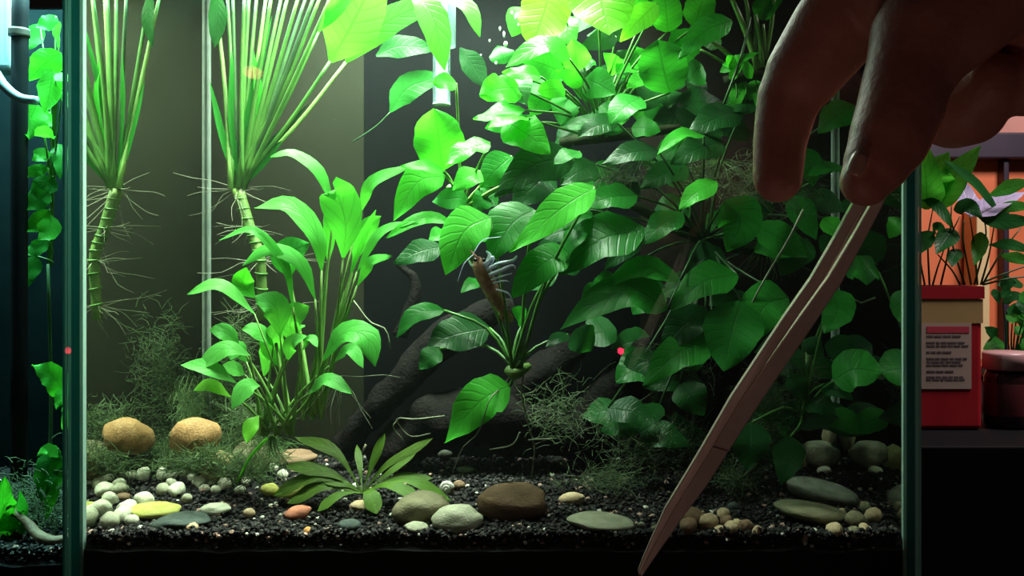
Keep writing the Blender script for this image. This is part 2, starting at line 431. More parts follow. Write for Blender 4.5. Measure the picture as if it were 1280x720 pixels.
# ------------------------------------------------------------------ leaves
PROF = {
    'ovate': [(0, .10), (.06, .45), (.15, .78), (.3, 1), (.45, .98), (.62, .82), (.78, .56), (.9, .28), (1, .02)],
    'round': [(0, .15), (.06, .55), (.16, .85), (.32, 1), (.55, 1), (.75, .85), (.9, .5), (.97, .22), (1, .04)],
    'lance': [(0, .08), (.12, .35), (.3, .78), (.48, 1), (.66, .92), (.82, .62), (.94, .24), (1, .02)],
    'spoon': [(0, .12), (.2, .16), (.38, .38), (.55, .8), (.7, 1), (.84, .85), (.95, .4), (1, .04)],
    'strap': [(0, .2), (.2, .5), (.45, .9), (.6, 1), (.75, .85), (.9, .5), (1, .02)],
}
CAM = Vector((0, -D0, 0))
def leaf(parent, pts, d, hw, mat, shape='ovate', tilt=38, dd=-0.012, fold=0.18, wave=0.06, arch=0.10, name='leaf', rng=random, nu=10, nv=4):
    """pts: base ... tip of the midrib as seen from the front; d: distance of the base; dd: how much nearer (-) the tip is"""
    L = len(pts) - 1
    wp = [P(p[0], p[1], d + dd * (i / L)) for i, p in enumerate(pts)]
    mid = wp[len(wp) // 2] if len(wp) > 2 else (wp[0] + wp[-1]) / 2
    view = (CAM - mid).normalized(); up = Vector((0, 0, 1))
    nh = (view * math.cos(math.radians(tilt)) + up * math.sin(math.radians(tilt))).normalized()
    axis = (wp[-1] - wp[0]); ln = axis.length
    if len(wp) == 2 and arch:
        n0 = (nh - axis.normalized() * nh.dot(axis.normalized())).normalized()
        wp = [wp[0], mid + n0 * ln * arch, wp[1]]
    c = catmull(wp, nu)
    ax_img = Vector((axis.x, 0, axis.z)); ax_img = ax_img.normalized() if ax_img.length > 1e-6 else Vector((0, 0, 1))
    perp = Vector((-ax_img.z, 0, ax_img.x))
    hwm = hw * (d + dd * .5) / FPX
    V, UV, F = [], [], []
    ph = rng.uniform(0, 6.28); k = rng.uniform(7, 13); ph2 = rng.uniform(0, 6.28)
    s0 = None
    for i, p in enumerate(c):
        t = i / nu
        T = (c[min(i + 1, nu)] - c[max(i - 1, 0)]).normalized()
        n = nh - T * nh.dot(T)
        if n.length < 0.15: n = (s0.cross(T) if s0 is not None else view)
        n.normalize(); s = T.cross(n).normalized()
        if s0 is not None and s.dot(s0) < 0: s = -s; n = -n
        s0 = s
        if i == 0:
            vis = max(0.42, abs(s.dot(perp)))
        wd = hwm / vis * interp(PROF[shape], t)
        for j in range(nv + 1):
            v = j / nv * 2 - 1
            e = abs(v)
            off = n * (fold * e * wd - 0.10 * e * e * wd)
            off += n * wave * e * e * hwm * 2.2 * math.sin(k * t + (ph if v > 0 else ph2)) * min(1, 4 * t)
            V.append(p + s * v * wd * (1 + 0.5 * wave * math.sin(2.3 * k * t + ph2 * (1 if v > 0 else 2))) + off)
            UV.append((t, j / nv))
    for i in range(nu):
        for j in range(nv):
            a = i * (nv + 1) + j
            F.append((a, a + 1, a + nv + 2, a + nv + 1))
    o = mesh(name, V, F, mat, parent, True, UV)
    o['_b'] = 0; del o['_b']
    return o, wp[0], c

def stalk(parent, a, b, r0, r1, mat, sag=0.12, name='stalk', side=0.0):
    a, b = Vector(a), Vector(b)
    m = (a + b) / 2 + Vector((side, 0, 0)); L = (a - b).length
    m = m + Vector(((a.x - b.x) * -0.10, 0, L * sag))
    return tube(name, [b, m, a], [r0, (r0 + r1) / 2, r1], mat, parent, 5, 6)

def hair_roots(parent, base, n, L, spread, rng, mat, r=0.0003, name='root', down=0.7):
    parts = []
    for k in range(n):
        dirv = Vector((rng.uniform(-1, 1) * spread, rng.uniform(-.6, .6) * spread, -down + rng.uniform(-.5, .6)))
        l = L * rng.uniform(.4, 1.1)
        p = Vector(base); pts = [p.copy()]
        for q in range(3):
            p = p + dirv.normalized() * l / 3 + Vector([rng.uniform(-1, 1) * l * .10 for _ in range(3)])
            pts.append(p.copy())
        parts.append(tube_data(pts, [r, r * .4], 3, 6, cap=False))
    o = joined(name, parts, mat, parent)
    if n > 5: o['kind'] = 'stuff'
    return o

AN, AY, AO, YL = M['anubias'], M['anubias_young'], M['anubias_old'], M['yellowleaf']
# --- the big anubias bush, several plants that grew into one another
def anubias(label, node, leaves, stalkmat=None, rh=None, rh_r=0.005, seed=1, shape='ovate', name='anubias_plant', sr=0.0012, stalk_every=1):
    rng = random.Random(seed)
    nd = P(*node)
    root = thing(name, label, 'plant', nd)
    if rh:
        tube('rhizome', [P(*q) for q in rh], [rh_r * .8, rh_r, rh_r * .7], M['rhizomedark'] if rh_r > .0045 else M['rhizome'], root, 8, 10)
    for i, lf in enumerate(leaves):
        pts, d, hw = lf[0], lf[1], lf[2]
        kw = dict(lf[4]) if len(lf) > 4 else {}
        sh = kw.pop('shape', shape); nostalk = kw.pop('nostalk', False)
        kw.setdefault('dd', rng.uniform(-0.022, -0.004)); kw.setdefault('tilt', rng.uniform(28, 50))
        o, b, c = leaf(root, pts, d, hw, lf[3], sh, rng=rng, **kw)
        if not nostalk:
            stalk(root, b, nd + Vector((rng.uniform(-.004, .004), rng.uniform(-.004, .004), 0)), sr, sr * .7, stalkmat or M['stalk'], rng.uniform(-.04, .14))
    return root, rng

top_leaves = [
    ([(745, -42), (752, 0), (762, 44)], .665, 41, YL, dict(tilt=25, dd=-.03, wave=.09, shape='round')),
    ([(690, -18), (680, 18), (664, 60)], .680, 31, YL, dict(tilt=20, dd=-.01, wave=.1, shape='round')),
    ([(822, 4), (775, 52)], .675, 16, YL, dict(tilt=20)),
    ([(712, 74), (680, 56), (632, 84)], .660, 15, AY, dict(tilt=45)),
    ([(722, 88), (716, 48)], .690, 19, AY, dict(tilt=15)),
    ([(705, 92), (650, 72)], .685, 20, AN, dict(tilt=20)),
    ([(676, 96), (628, 92)], .655, 11, AY, dict(tilt=40, wave=.12)),
    ([(640, 92), (658, 132)], .668, 21, AN, dict(tilt=10)),
    ([(706, 112), (672, 114)], .665, 13, AY, dict(tilt=15, shape='round')),
    ([(650, 110), (600, 118)], .655, 20, AY, dict(tilt=25, wave=.12, shape='round')),
    ([(656, 138), (625, 140), (592, 150)], .650, 12, AY, dict(tilt=55, wave=.1)),
    ([(660, 148), (610, 160)], .645, 10, AY, dict(tilt=60, wave=.1)),
    ([(632, 152), (688, 192)], .655, 25, AY, dict(tilt=20)),
    ([(732, 98), (770, 118)], .690, 21, AN, dict(tilt=10)),
    ([(728, 106), (694, 88)], .680, 11, AY, dict(tilt=15)),
    ([(708, 118), (704, 160)], .700, 19, AN, dict(tilt=5)),
    ([(800, 122), (762, 156)], .680, 20, AN, dict(tilt=50)),
    ([(780, 162), (700, 158)], .680, 15, AN, dict(tilt=45)),
    ([(770, 45), (725, 60)], .700, 14, AO, dict(tilt=10)),
    ([(837, 116), (828, 80), (822, 50)], .670, 31, AN, dict(tilt=22, shape='round', dd=-.006)),
    ([(808, 96), (783, 110)], .690, 11, AY, dict(tilt=20)),
    ([(835, 40), (830, -12)], .700, 20, AY, dict(tilt=15, shape='round')),
    ([(868, 34), (884, -18)], .700, 19, AY, dict(tilt=15, shape='round')),
    ([(915, 26), (880, 40), (848, 74)], .680, 18, AN, dict(tilt=20)),
    ([(800, 30), (790, -12)], .710, 20, AY, dict(tilt=20)),
    ([(860, 70), (838, 40)], .715, 15, AY, dict(tilt=30)),
    ([(700, 20), (716, 60)], .700, 18, AY, dict(tilt=20)),
    ([(772, 90), (755, 66)], .715, 12, AY, dict(tilt=20)),
    ([(792, 82), (770, 92)], .72, 14, AY, dict(tilt=35)),
    ([(740, 130), (745, 92)], .72, 17, AN, dict(tilt=20)),
    ([(655, 10), (640, 46)], .71, 17, AY, dict(tilt=20, nostalk=True)),
]
troot, rr = anubias('dense anubias crown of bright backlit leaves under the lamp', (752, 172, .715), top_leaves, rh=[(700, 178, .72), (760, 170, .715), (850, 160, .72)], seed=11)

for k in range(46):
    x = rr.uniform(628, 905); y = rr.uniform(-6, 176)
    if y < 60 and x < 665: continue
    an = rr.uniform(0, 6.28); L = rr.uniform(34, 60)
    leaf(troot, [(x, y), (x + math.cos(an) * L, y + math.sin(an) * L * .6)], rr.uniform(.70, .755), rr.uniform(13, 22), rr.choice([AN, AN, AY, AO]), 'ovate', tilt=rr.uniform(10, 50), dd=rr.uniform(-.02, .01), rng=rr)
left_leaves = [
    ([(553, 212), (548, 172), (543, 136)], .655, 30, AY, dict(tilt=8, dd=-.004, shape='round', wave=.08)),
    ([(570, 104), (541, 104)], .650, 12, AY, dict(tilt=30, shape='round')),
    ([(612, 178), (585, 186), (557, 206)], .640, 15, AY, dict(tilt=52, wave=.12)),
    ([(556, 220), (522, 228), (492, 276)], .660, 19, AY, dict(tilt=20, wave=.07)),
    ([(600, 214), (566, 238)], .662, 16, AY, dict(tilt=25)),
    ([(555, 214), (500, 208)], .650, 8, AY, dict(tilt=40)),
    ([(585, 248), (540, 252)], .672, 15, AN, dict(tilt=20)),
    ([(574, 282), (530, 272), (482, 298)], .655, 8, AY, dict(tilt=42, shape='lance')),
    ([(552, 308), (492, 330)], .69, 16, AO, dict(tilt=30)),
    ([(718, 200), (670, 205), (618, 246)], .660, 26, AO, dict(tilt=22)),
    ([(725, 190), (692, 206)], .655, 11, AN, dict(tilt=55)),
    ([(640, 195), (600, 235)], .675, 22, AN, dict(tilt=25)),
    ([(690, 215), (640, 262)], .678, 24, AO, dict(tilt=25)),
    ([(620, 240), (590, 262)], .685, 16, AN, dict(tilt=25)),
]
anubias('anubias with one upright round leaf beneath the clear glass tube', (578, 262, .69), left_leaves, stalkmat=M['stalkpale'], rh=[(560, 232, .69), (580, 262, .69), (590, 330, .70)], rh_r=.0025, seed=12)

shoot_leaves = [
    ([(612, 272), (580, 290), (557, 344)], .632, 27, AY, dict(tilt=42, dd=-.014, wave=.05)),
    ([(560, 292), (536, 300)], .640, 12, AY, dict(tilt=40)),
    ([(668, 262), (640, 280), (612, 326)], .645, 32, AN, dict(tilt=50, wave=.05)),
    ([(744, 234), (700, 262), (637, 316)], .628, 23, AY, dict(tilt=36, dd=-.008, wave=.05)),
    ([(712, 316), (678, 330), (638, 374)], .640, 23, AN, dict(tilt=36)),
    ([(700, 320), (734, 292)], .648, 15, AN, dict(tilt=48)),
    ([(600, 350), (576, 366)], .66, 9, AN, dict(tilt=30)),
    ([(555, 388), (520, 392), (496, 422)], .655, 11, AN, dict(tilt=35)),
    ([(612, 410), (570, 418), (534, 432)], .665, 24, AO, dict(tilt=35)),
    ([(550, 436), (524, 462)], .68, 14, AO, dict(tilt=30)),
    ([(637, 482), (600, 502), (556, 554)], .640, 26, AY, dict(tilt=30, dd=-.010, wave=.10)),
    ([(710, 418), (682, 434)], .66, 8, AO, dict(tilt=40)),
    ([(655, 402), (640, 385)], .66, 9, AN, dict(tilt=30)),
]
sp_root, rr = anubias('anubias shoot with long bare stalks and one bright leaf hanging down', (645, 464, .645), shoot_leaves, rh=[(634, 462, .645), (645, 467, .643), (660, 458, .66)], rh_r=.0042, seed=13, sr=.0014)
for pts in ([(640, 468, .645), (625, 486, .640), (612, 500, .628), (598, 540, .632), (578, 560, .635), (566, 590, .638)],
            [(655, 466, .645), (652, 490, .645), (660, 530, .648), (668, 560, .65), (664, 600, .652)],
            [(650, 540, .645), (640, 556, .645), (612, 562, .648)],
            [(660, 550, .648), (690, 548, .650)],
            [(556, 520, .66), (520, 524, .66), (496, 524, .66), (512, 545, .66), (538, 542, .66)],
            [(498, 524, .66), (492, 534, .66), (504, 550, .66)]):
    tube('root', [P(*q) for q in pts], [.0006, .0004], M['root'], sp_root, 4, 14)

right_leaves = [
    ([(880, 170), (850, 168), (822, 193)], .655, 9, AY, dict(tilt=55)),
    ([(905, 178), (838, 205)], .672, 20, AO, dict(tilt=35)),
    ([(927, 140), (858, 168)], .69, 20, AO, dict(tilt=35)),
    ([(770, 152), (722, 172)], .675, 14, AO, dict(tilt=40)),
    ([(823, 188), (752, 205)], .66, 15, AO, dict(tilt=40)),
    ([(896, 227), (848, 262)], .650, 14, AY, dict(tilt=42)),
    ([(905, 252), (926, 278), (908, 314)], .660, 23, AN, dict(tilt=20)),
    ([(853, 266), (802, 306)], .655, 17, AN, dict(tilt=42)),
    ([(796, 245), (730, 258)], .664, 18, AN, dict(tilt=42)),
    ([(735, 262), (704, 288)], .658, 14, AN, dict(tilt=50)),
    ([(806, 286), (750, 300), (700, 342)], .650, 29, AN, dict(tilt=46)),
    ([(944, 282), (1010, 322)], .680, 20, AN, dict(tilt=25)),
    ([(922, 344), (880, 352), (838, 388)], .660, 21, AN, dict(tilt=42)),
    ([(850, 350), (800, 334), (752, 362)], .645, 13, AN, dict(tilt=48)),
    ([(834, 386), (780, 362), (700, 412)], .640, 21, AN, dict(tilt=45)),
    ([(752, 354), (726, 376)], .655, 9, AN, dict(tilt=35)),
    ([(926, 376), (914, 420), (904, 464)], .645, 37, AN, dict(tilt=26, dd=-.02)),
    ([(985, 372), (955, 384), (935, 434)], .655, 27, AN, dict(tilt=24)),
    ([(882, 384), (826, 440)], .655, 22, AO, dict(tilt=35)),
    ([(892, 428), (850, 440), (803, 482)], .645, 22, AN, dict(tilt=38)),
    ([(825, 505), (798, 540)], .68, 13, AO, dict(tilt=30)),
    ([(1030, 272), (1050, 298)], .700, 13, AY, dict(tilt=30)),
    ([(1052, 208), (1008, 220)], .70, 9, AN, dict(tilt=40)),
    ([(1068, 132), (1022, 166)], .700, 19, AN, dict(tilt=35)),
    ([(990, 245), (1020, 300)], .71, 18, AN, dict(tilt=25)),
    ([(1010, 300), (975, 345)], .71, 20, AO, dict(tilt=25)),
    ([(770, 290), (728, 320)], .69, 20, AO, dict(tilt=40)),
    ([(900, 310), (860, 340)], .71, 20, AO, dict(tilt=30)),
    ([(860, 210), (800, 235)], .69, 18, AO, dict(tilt=35)),
    ([(745, 205), (700, 232)], .69, 20, AO, dict(tilt=35)),
    ([(760, 510), (820, 525)], .70, 16, AO, dict(tilt=30)),
    ([(800, 540), (862, 556)], .70, 16, AO, dict(tilt=30)),
    ([(850, 480), (880, 520)], .69, 22, AO, dict(tilt=30)),
]
rroot, rr = anubias('sprawling dark anubias thicket behind the tweezers', (880, 300, .735), right_leaves, stalkmat=M['stalkdark'], rh=[(780, 250, .73), (880, 300, .735), (980, 320, .74)], seed=14)
for k in range(64):
    x = rr.uniform(690, 1035); y = rr.uniform(120, 545)
    if y > 430 and x < 770: continue
    an = rr.uniform(2.2, 3.9) if rr.random() < .6 else rr.uniform(-.5, 1.5)
    L = rr.uniform(40, 74)
    pts = [(x, y), (x + math.cos(an) * L, y + abs(math.sin(an)) * L * .7)]
    leaf(rroot, pts, rr.uniform(.70, .755), rr.uniform(13, 23), rr.choice([AO, AO, AN]), 'ovate', tilt=rr.uniform(15, 50), dd=rr.uniform(-.02, .01), rng=rr)
hair_roots(rroot, P(800, 200, .71), 40, .05, 1.2, rr, M['rootgreen'], .0003)
hair_roots(rroot, P(900, 200, .72), 40, .05, 1.4, rr, M['rootgreen'], .00022)
hair_roots(rroot, P(960, 300, .725), 30, .045, 1.4, rr, M['rootgreen'], .00022)
tube('root', [P(1004, 262, .66), P(985, 300, .655), P(958, 345, .652), P(935, 388, .65)], [.0011, .0007], M['root'], rroot, 4, 10)

stalky = [
    ([(945, 22), (958, 8), (985, -18)], .690, 15, AN, dict(tilt=20)),
]
st, rr = anubias('anubias top with thick pale upright stalks beside the index finger', (950, 90, .695), stalky, rh=[(905, 102, .70), (950, 92, .695), (990, 112, .70)], rh_r=.005, seed=15)
for a, b, r in (((912, -8), (948, 86), .0030), ((930, -10), (936, 40), .0022), ((968, -8), (956, 74), .0022), ((944, 18), (952, 84), .0026), ((982, 52), (958, 86), .0022), ((954, 30), (953, 78), .0016), ((880, 44), (925, 82), .0022), ((876, 62), (912, 84), .0014)):
    tube('stalk', [P(*b, .693), P((a[0] + b[0]) / 2 + 2, (a[1] + b[1]) / 2, .690), P(*a, .686)], [r, r * .8, r * .6], M['stalkpale'], st, 6, 6)
rngc = random.Random(99)
hub = P(912, -26, .700)
for k in range(34):  # unseen leaves above the view, added to shade the right side
    x = rngc.uniform(760, 1075); y = rngc.uniform(-95, -26)
    o, b_, c_ = leaf(st, [(x, y), (x + rngc.uniform(-60, 60), y + rngc.uniform(-20, 20))], rngc.uniform(.64, .75), rngc.uniform(24, 36), AO, 'ovate', tilt=rngc.uniform(50, 75), rng=rngc)
    if k % 3 == 0: stalk(st, b_, hub, .0014, .001, M['stalk'], .05)
tube('stalk', [P(905, 130, .682), P(926, 72, .68), P(938, 22, .685)], [.0012, .0009], M['stalkdark'], st, 5, 6)
for a, b in (((918, 68), (940, 98)), ((908, 70), (912, 84)), ((948, 66), (900, 90)), ((930, 80), (912, 98))):
    leaf(st, [b, a], .69, 8, AY, 'ovate', tilt=30, rng=rr)
for x in (918, 930, 944, 955): tube('root', [P(x, 98, .697), P(x + 3, 115, .695), P(x - 2, 150, .695)], [.0006, .0003], M['rootgreen'], st, 4, 6)
for pts in ([(925, 96), (918, 140)], [(945, 100), (940, 138)], [(930, 128), (905, 150)]): leaf(st, pts, .705, 12, AY, 'ovate', tilt=20, rng=rr)

low_leaves = [
    ([(1042, 476), (1068, 462), (1102, 466)], .665, 22, AN, dict(tilt=32, shape='round')),
    ([(1030, 480), (1066, 500)], .68, 13, AO, dict(tilt=35)),
    ([(988, 546), (985, 575), (976, 606)], .640, 19, AO, dict(tilt=25)),
    ([(940, 528), (935, 588)], .660, 25, AO, dict(tilt=20)),
    ([(1040, 362), (1046, 390), (1030, 416)], .680, 20, AN, dict(tilt=25)),
    ([(1056, 340), (1076, 336), (1096, 362)], .700, 14, AN, dict(tilt=35)),
    ([(1005, 425), (1030, 445)], .70, 13, AO, dict(tilt=30)),
    ([(1010, 500), (1045, 520)], .69, 15, AO, dict(tilt=35)),
    ([(985, 470), (1010, 500)], .69, 14, AO, dict(tilt=35)),
    ([(1000, 400), (975, 440)], .69, 16, AN, dict(tilt=30)),
]
lowr, rr = anubias('small anubias with one round leaf near the right side pane', (1004, 520, .705), low_leaves, rh=[(985, 545, .70), (1004, 520, .705), (1010, 440, .72)], rh_r=.003, seed=16)
tube('root', [P(1058, 330, .70), P(1090, 330, .70), P(1126, 350, .70)], [.0008, .0005], M['stalk'], lowr, 4, 8)
tube('root', [P(1060, 372, .70), P(1082, 382, .70), P(1088, 402, .70)], [.0007, .0004], M['root'], lowr, 4, 8)

# --- long-stalked plants at the left
def stalk_plant(label, node, tops, leaves, stem, seed, d, r0=.0022, back=.03):
    rng = random.Random(seed)
    nd = P(*node)
    root = thing('long_stalk_plant', label, 'plant', nd)
    for i, (x, y, mt) in enumerate(tops):
        dt = d + rng.uniform(-.015, back)
        m = P((node[0] * .5 + x * .5) + (node[0] - x) * -.04, (node[1] + y) / 2, (node[2] + dt) / 2)
        tube('stalk', [nd + Vector((rng.uniform(-.005, .005), rng.uniform(-.004, .004), 0)), m, P(x, y, dt)], [r0, r0 * .8, r0 * .55], M[mt], root, 6, 8)
    for lf in leaves:
        kw = dict(lf[4]); leaf(root, lf[0], lf[1], lf[2], lf[3], kw.pop('shape', 'lance'), rng=rng, **kw)
    pts = [P(*q) for q in stem]
    tube('stem', pts, [.0048, .0042, .0038], M['rhizome'], root, 10, 16)
    c = catmull(pts, 12)
    for k in range(1, 12):
        T = (c[k + 1] - c[k - 1]).normalized() if k < 12 else Vector((0, 0, 1))
        ring = []
        a = T.cross(Vector((0, 1, 0))).normalized(); b = T.cross(a)
        for q in range(9):
            an = 2 * math.pi * q / 8
            ring.append(c[k] + (a * math.cos(an) + b * math.sin(an)) * .0046 + T * .0008 * math.cos(an))
        tube('stem_ring', ring, [.0006], M['stalk'], root, 4, 16)
    for q in (0, 4, 8, 11): hair_roots(root, c[q], 16, .045, 1.4, rng, M['root'], .00028, down=.35)
    return root, rng
tops2 = [(x, -14, random.choice(['stalk', 'stalk', 'stalkpale', 'stalkdark'])) for x in (268, 284, 291, 306, 312, 322, 334, 341, 354, 362, 376, 386, 396, 404, 418)] + [(413, 76, 'stalk'), (432, 78, 'stalkpale'), (398, 40, 'stalk')]
s2, rr = stalk_plant('plant of fanned stalks rising to big glowing leaves at the surface', (297, 236, .73), tops2, [
    ([(413, 77), (440, 30), (478, -45)], .690, 34, AY, dict(tilt=12, dd=-.01, fold=.08)),
    ([(432, 78), (480, 30), (560, -6)], .700, 19, AY, dict(tilt=20, dd=-.01)),
    ([(398, 40), (420, 10), (450, -20)], .68, 10, AY, dict(tilt=20, dd=0)),
    ([(512, -12), (540, 20), (556, 88)], .655, 17, AY, dict(tilt=45, dd=-.012)),
    ([(520, -6), (580, 4), (600, 46)], .660, 9, AY, dict(tilt=45, dd=-.01)),
    ([(270, -20), (272, 20), (268, 60)], .74, 10, AO, dict(tilt=10, dd=0)),
    ([(488, 140), (510, 110), (556, 94)], .755, 17, AN, dict(tilt=25, dd=.005)),  # this dim leaf and the next imitate leaf reflections on the back pane
    ([(470, 70), (500, 58), (545, 62)], .75, 15, AO, dict(tilt=25, dd=.005)),
    ([(575, 60), (590, 80), (608, 110)], .755, 15, AO, dict(tilt=25, dd=.005)),
    ([(298, 240), (330, 200), (352, 176)], .73, 6, AN, dict(tilt=20, dd=0)),
    ([(318, 372), (304, 355), (308, 334)], .66, 10, AY, dict(tilt=20, dd=-.004)),
    ([(298, 236), (330, 190), (386, 130)], .73, 5, AO, dict(tilt=20, dd=0)),
    ([(298, 238), (290, 150), (290, 60)], .73, 4, AN, dict(tilt=20, dd=0)),
    ([(297, 236), (278, 170), (262, 100)], .73, 4, AN, dict(tilt=20, dd=0)),
    ([(300, 236), (312, 140), (340, 20)], .73, 5, AN, dict(tilt=20, dd=0)),
    ([(300, 238), (322, 130), (316, 60)], .73, 5, AY, dict(tilt=20, dd=0)),
], [(297, 236, .73), (312, 285, .73), (325, 325, .73), (328, 400, .735)], 22, .72)
tube('stalk', [P(488, 140, .755), P(470, 158, .757), P(440, 178, .76)], [.0006, .0006], M['stalkdark'], s2, 4, 6)  # stalk for the dim leaf that imitates a reflection

# --- lance-leaved plants in the left half
SW, SL = M['sword'], M['swordlow']
def lance_plant(label, node, leaves, seed, sr=.0013, mat=None, spread=10):
    rng = random.Random(seed); nd = P(*node)
    root = thing('lance_leaf_plant', label, 'plant', nd)
    for lf in leaves:
        kw = dict(lf[4]) if len(lf) > 4 else {}
        kw.setdefault('tilt', 40); kw.setdefault('dd', -.012)
        via = kw.pop('via', None)
        o, b, c = leaf(root, lf[0], lf[1], lf[2] * (.74 if kw['tilt'] > 28 else .92), lf[3], kw.pop('shape', 'lance'), rng=rng, nu=12, **kw)
        e = P(node[0] + rng.uniform(-spread, spread), node[1] + rng.uniform(-6, 6), node[2])
        pts = [e] + ([P(*v) for v in via] if via else [(e * .45 + b * .55) + Vector((0, 0, .004))]) + [b]
        tube('stalk', pts, [sr * 1.2, sr * .85, sr * .4], mat or M['stalk'], root, 6, 8)
    return root, rng
tall = [
    ([(418, 262), (398, 214), (366, 192), (338, 196)], .668, 10, SW, dict(tilt=50, via=[(402, 400, .67)])),
    ([(429, 322), (432, 280), (421, 240), (418, 236)], .650, 25, SW, dict(tilt=8, dd=-.010, fold=.10, shape='lance', via=[(416, 420, .66)])),
    ([(450, 266), (466, 228), (516, 206)], .668, 12, SW, dict(tilt=40, via=[(440, 340, .67), (410, 440, .67)])),
    ([(442, 328), (456, 290), (477, 270)], .675, 14, SW, dict(tilt=20, via=[(420, 430, .68)])),
    ([(446, 340), (474, 292), (522, 276)], .655, 10, SW, dict(tilt=45, via=[(424, 420, .66)])),
    ([(446, 358), (464, 328), (490, 320)], .662, 11, SW, dict(tilt=35, via=[(420, 440, .67)])),
    ([(402, 338), (396, 296), (362, 256), (318, 260)], .655, 14, SW, dict(tilt=42, via=[(400, 430, .66)])),
    ([(366, 384), (356, 332), (318, 288), (274, 300)], .650, 7, SW, dict(tilt=45, via=[(376, 450, .66)])),
    ([(394, 374), (376, 330), (336, 312), (303, 332)], .655, 10, SW, dict(tilt=42, via=[(396, 440, .66)])),
    ([(362, 346), (360, 320), (386, 304)], .70, 15, AN, dict(tilt=20)),
    ([(410, 330), (412, 290), (408, 250)], .675, 8, SW, dict(tilt=15)),
    ([(436, 350), (452, 300), (470, 262)], .67, 6, SW, dict(tilt=15)),
]
tl, rr = lance_plant('tall plant with arching lance leaves on long stalks', (388, 520, .685), tall, 31, .0016, M['stalkpale'], spread=14)
low = [
    ([(318, 392), (276, 356), (234, 368)], .655, 9, SL, dict(tilt=40, via=[(345, 430, .665), (352, 480, .67)])),
    ([(350, 420), (344, 384), (318, 370)], .650, 17, SL, dict(tilt=25)),
    ([(366, 428), (364, 400), (386, 382)], .660, 15, SL, dict(tilt=20)),
    ([(298, 430), (282, 416), (262, 412)], .655, 13, SL, dict(tilt=35)),
    ([(342, 432), (322, 414), (302, 412)], .668, 12, SL, dict(tilt=30)),
    ([(312, 444), (280, 436), (246, 464)], .645, 12, SL, dict(tilt=42)),
    ([(294, 478), (262, 460), (226, 456)], .640, 11, SL, dict(tilt=40)),
    ([(306, 468), (278, 456)], .66, 9, SL, dict(tilt=30)),
    ([(288, 496), (264, 482), (242, 488)], .645, 9, YL, dict(tilt=40)),
    ([(324, 482), (308, 484), (290, 511)], .635, 14, SL, dict(tilt=30)),
    ([(323, 520), (314, 532), (308, 554)], .632, 10, YL, dict(tilt=20)),
    ([(360, 450), (364, 430), (384, 420)], .645, 12, SL, dict(tilt=30)),
    ([(378, 438), (388, 422), (397, 434)], .648, 7, SL, dict(tilt=40)),
    ([(404, 450), (430, 416), (458, 422), (469, 458)], .645, 14, SW, dict(tilt=42, via=[(385, 500, .66)])),
    ([(418, 452), (438, 436), (454, 460)], .67, 9, SL, dict(tilt=40)),
    ([(386, 492), (410, 474), (440, 493)], .640, 11, SL, dict(tilt=40)),
    ([(330, 470), (336, 440), (330, 420)], .68, 12, SL, dict(tilt=20)),
    ([(352, 460), (340, 430), (352, 400)], .675, 12, SL, dict(tilt=20)),
    ([(308, 452), (296, 436), (288, 450)], .67, 10, SL, dict(tilt=25)),
]
ll, rr = lance_plant('low bushy plant with short broad leaves before the left stones', (346, 540, .665), low, 32, .0012, M['stalkpale'], spread=22)
hair_roots(ll, P(340, 545, .665), 30, .035, 1.2, rr, M['rootgreen'], .0004)
tube('root', [P(334, 548, .655), P(312, 572, .65), P(296, 604, .645)], [.0013, .0010, .0006], M['yellowleaf'], ll, 5, 8)
hair_roots(ll, P(425, 470, .66), 14, .04, .5, rr, M['root'], .0003)
tube('root', [P(442, 376, .672), P(462, 402, .672), P(482, 412, .672), P(488, 436, .672)], [.0007, .0005], M['root'], ll, 4, 8)
pl = thing('lance_leaf_plant', 'few bright leaves of a plant peeking from behind the teal pane edge', 'plant', P(100, 470, .64))
for pts, hw in (([(96, 424), (110, 410), (126, 414)], 8), ([(96, 456), (112, 450), (128, 458)], 7)):
    o, b, c = leaf(pl, pts, .628, hw, SW, 'lance', tilt=40, dd=-.004)
    tube('stalk', [b, P(101, 480, .64), P(103, 560, .66)], [.0009, .0011], M['stalk'], pl, 5, 6)

# --- the olive rosette in the gravel
rng = random.Random(41)
gd = ground_depth(634)
ros = thing('rosette_plant', 'small olive-brown rosette plant spreading over the gravel', 'plant', P(453, 622, gd))
for tip, hw, dt, mids in [((369, 546), 9, .02, (420, 566)), ((481, 542), 9, .012, (466, 578)), ((541, 548), 9, .012, (486, 580)),
        ((357, 582), 9, .006, (408, 590)), ((342, 620), 9, .0, (395, 596)), ((359, 629), 9, -.008, (405, 608)), ((397, 639), 7, -.016, (425, 618)),
        ((471, 642), 10, -.022, (462, 616)), ((541, 598), 8, .006, (495, 598)), ((564, 626), 7, -.004, (510, 600)), ((526, 622), 7, -.012, (485, 606)),
        ((402, 600), 7, .0, (430, 604)), ((446, 556), 6, .03, (450, 585)), ((520, 566), 6, .02, (485, 592))]:
    leaf(ros, [(453, 616), mids, tip], gd - .002, hw * .72, M['crypt'], 'spoon', tilt=48, dd=dt, fold=.15, rng=rng, wave=.08, nu=12)

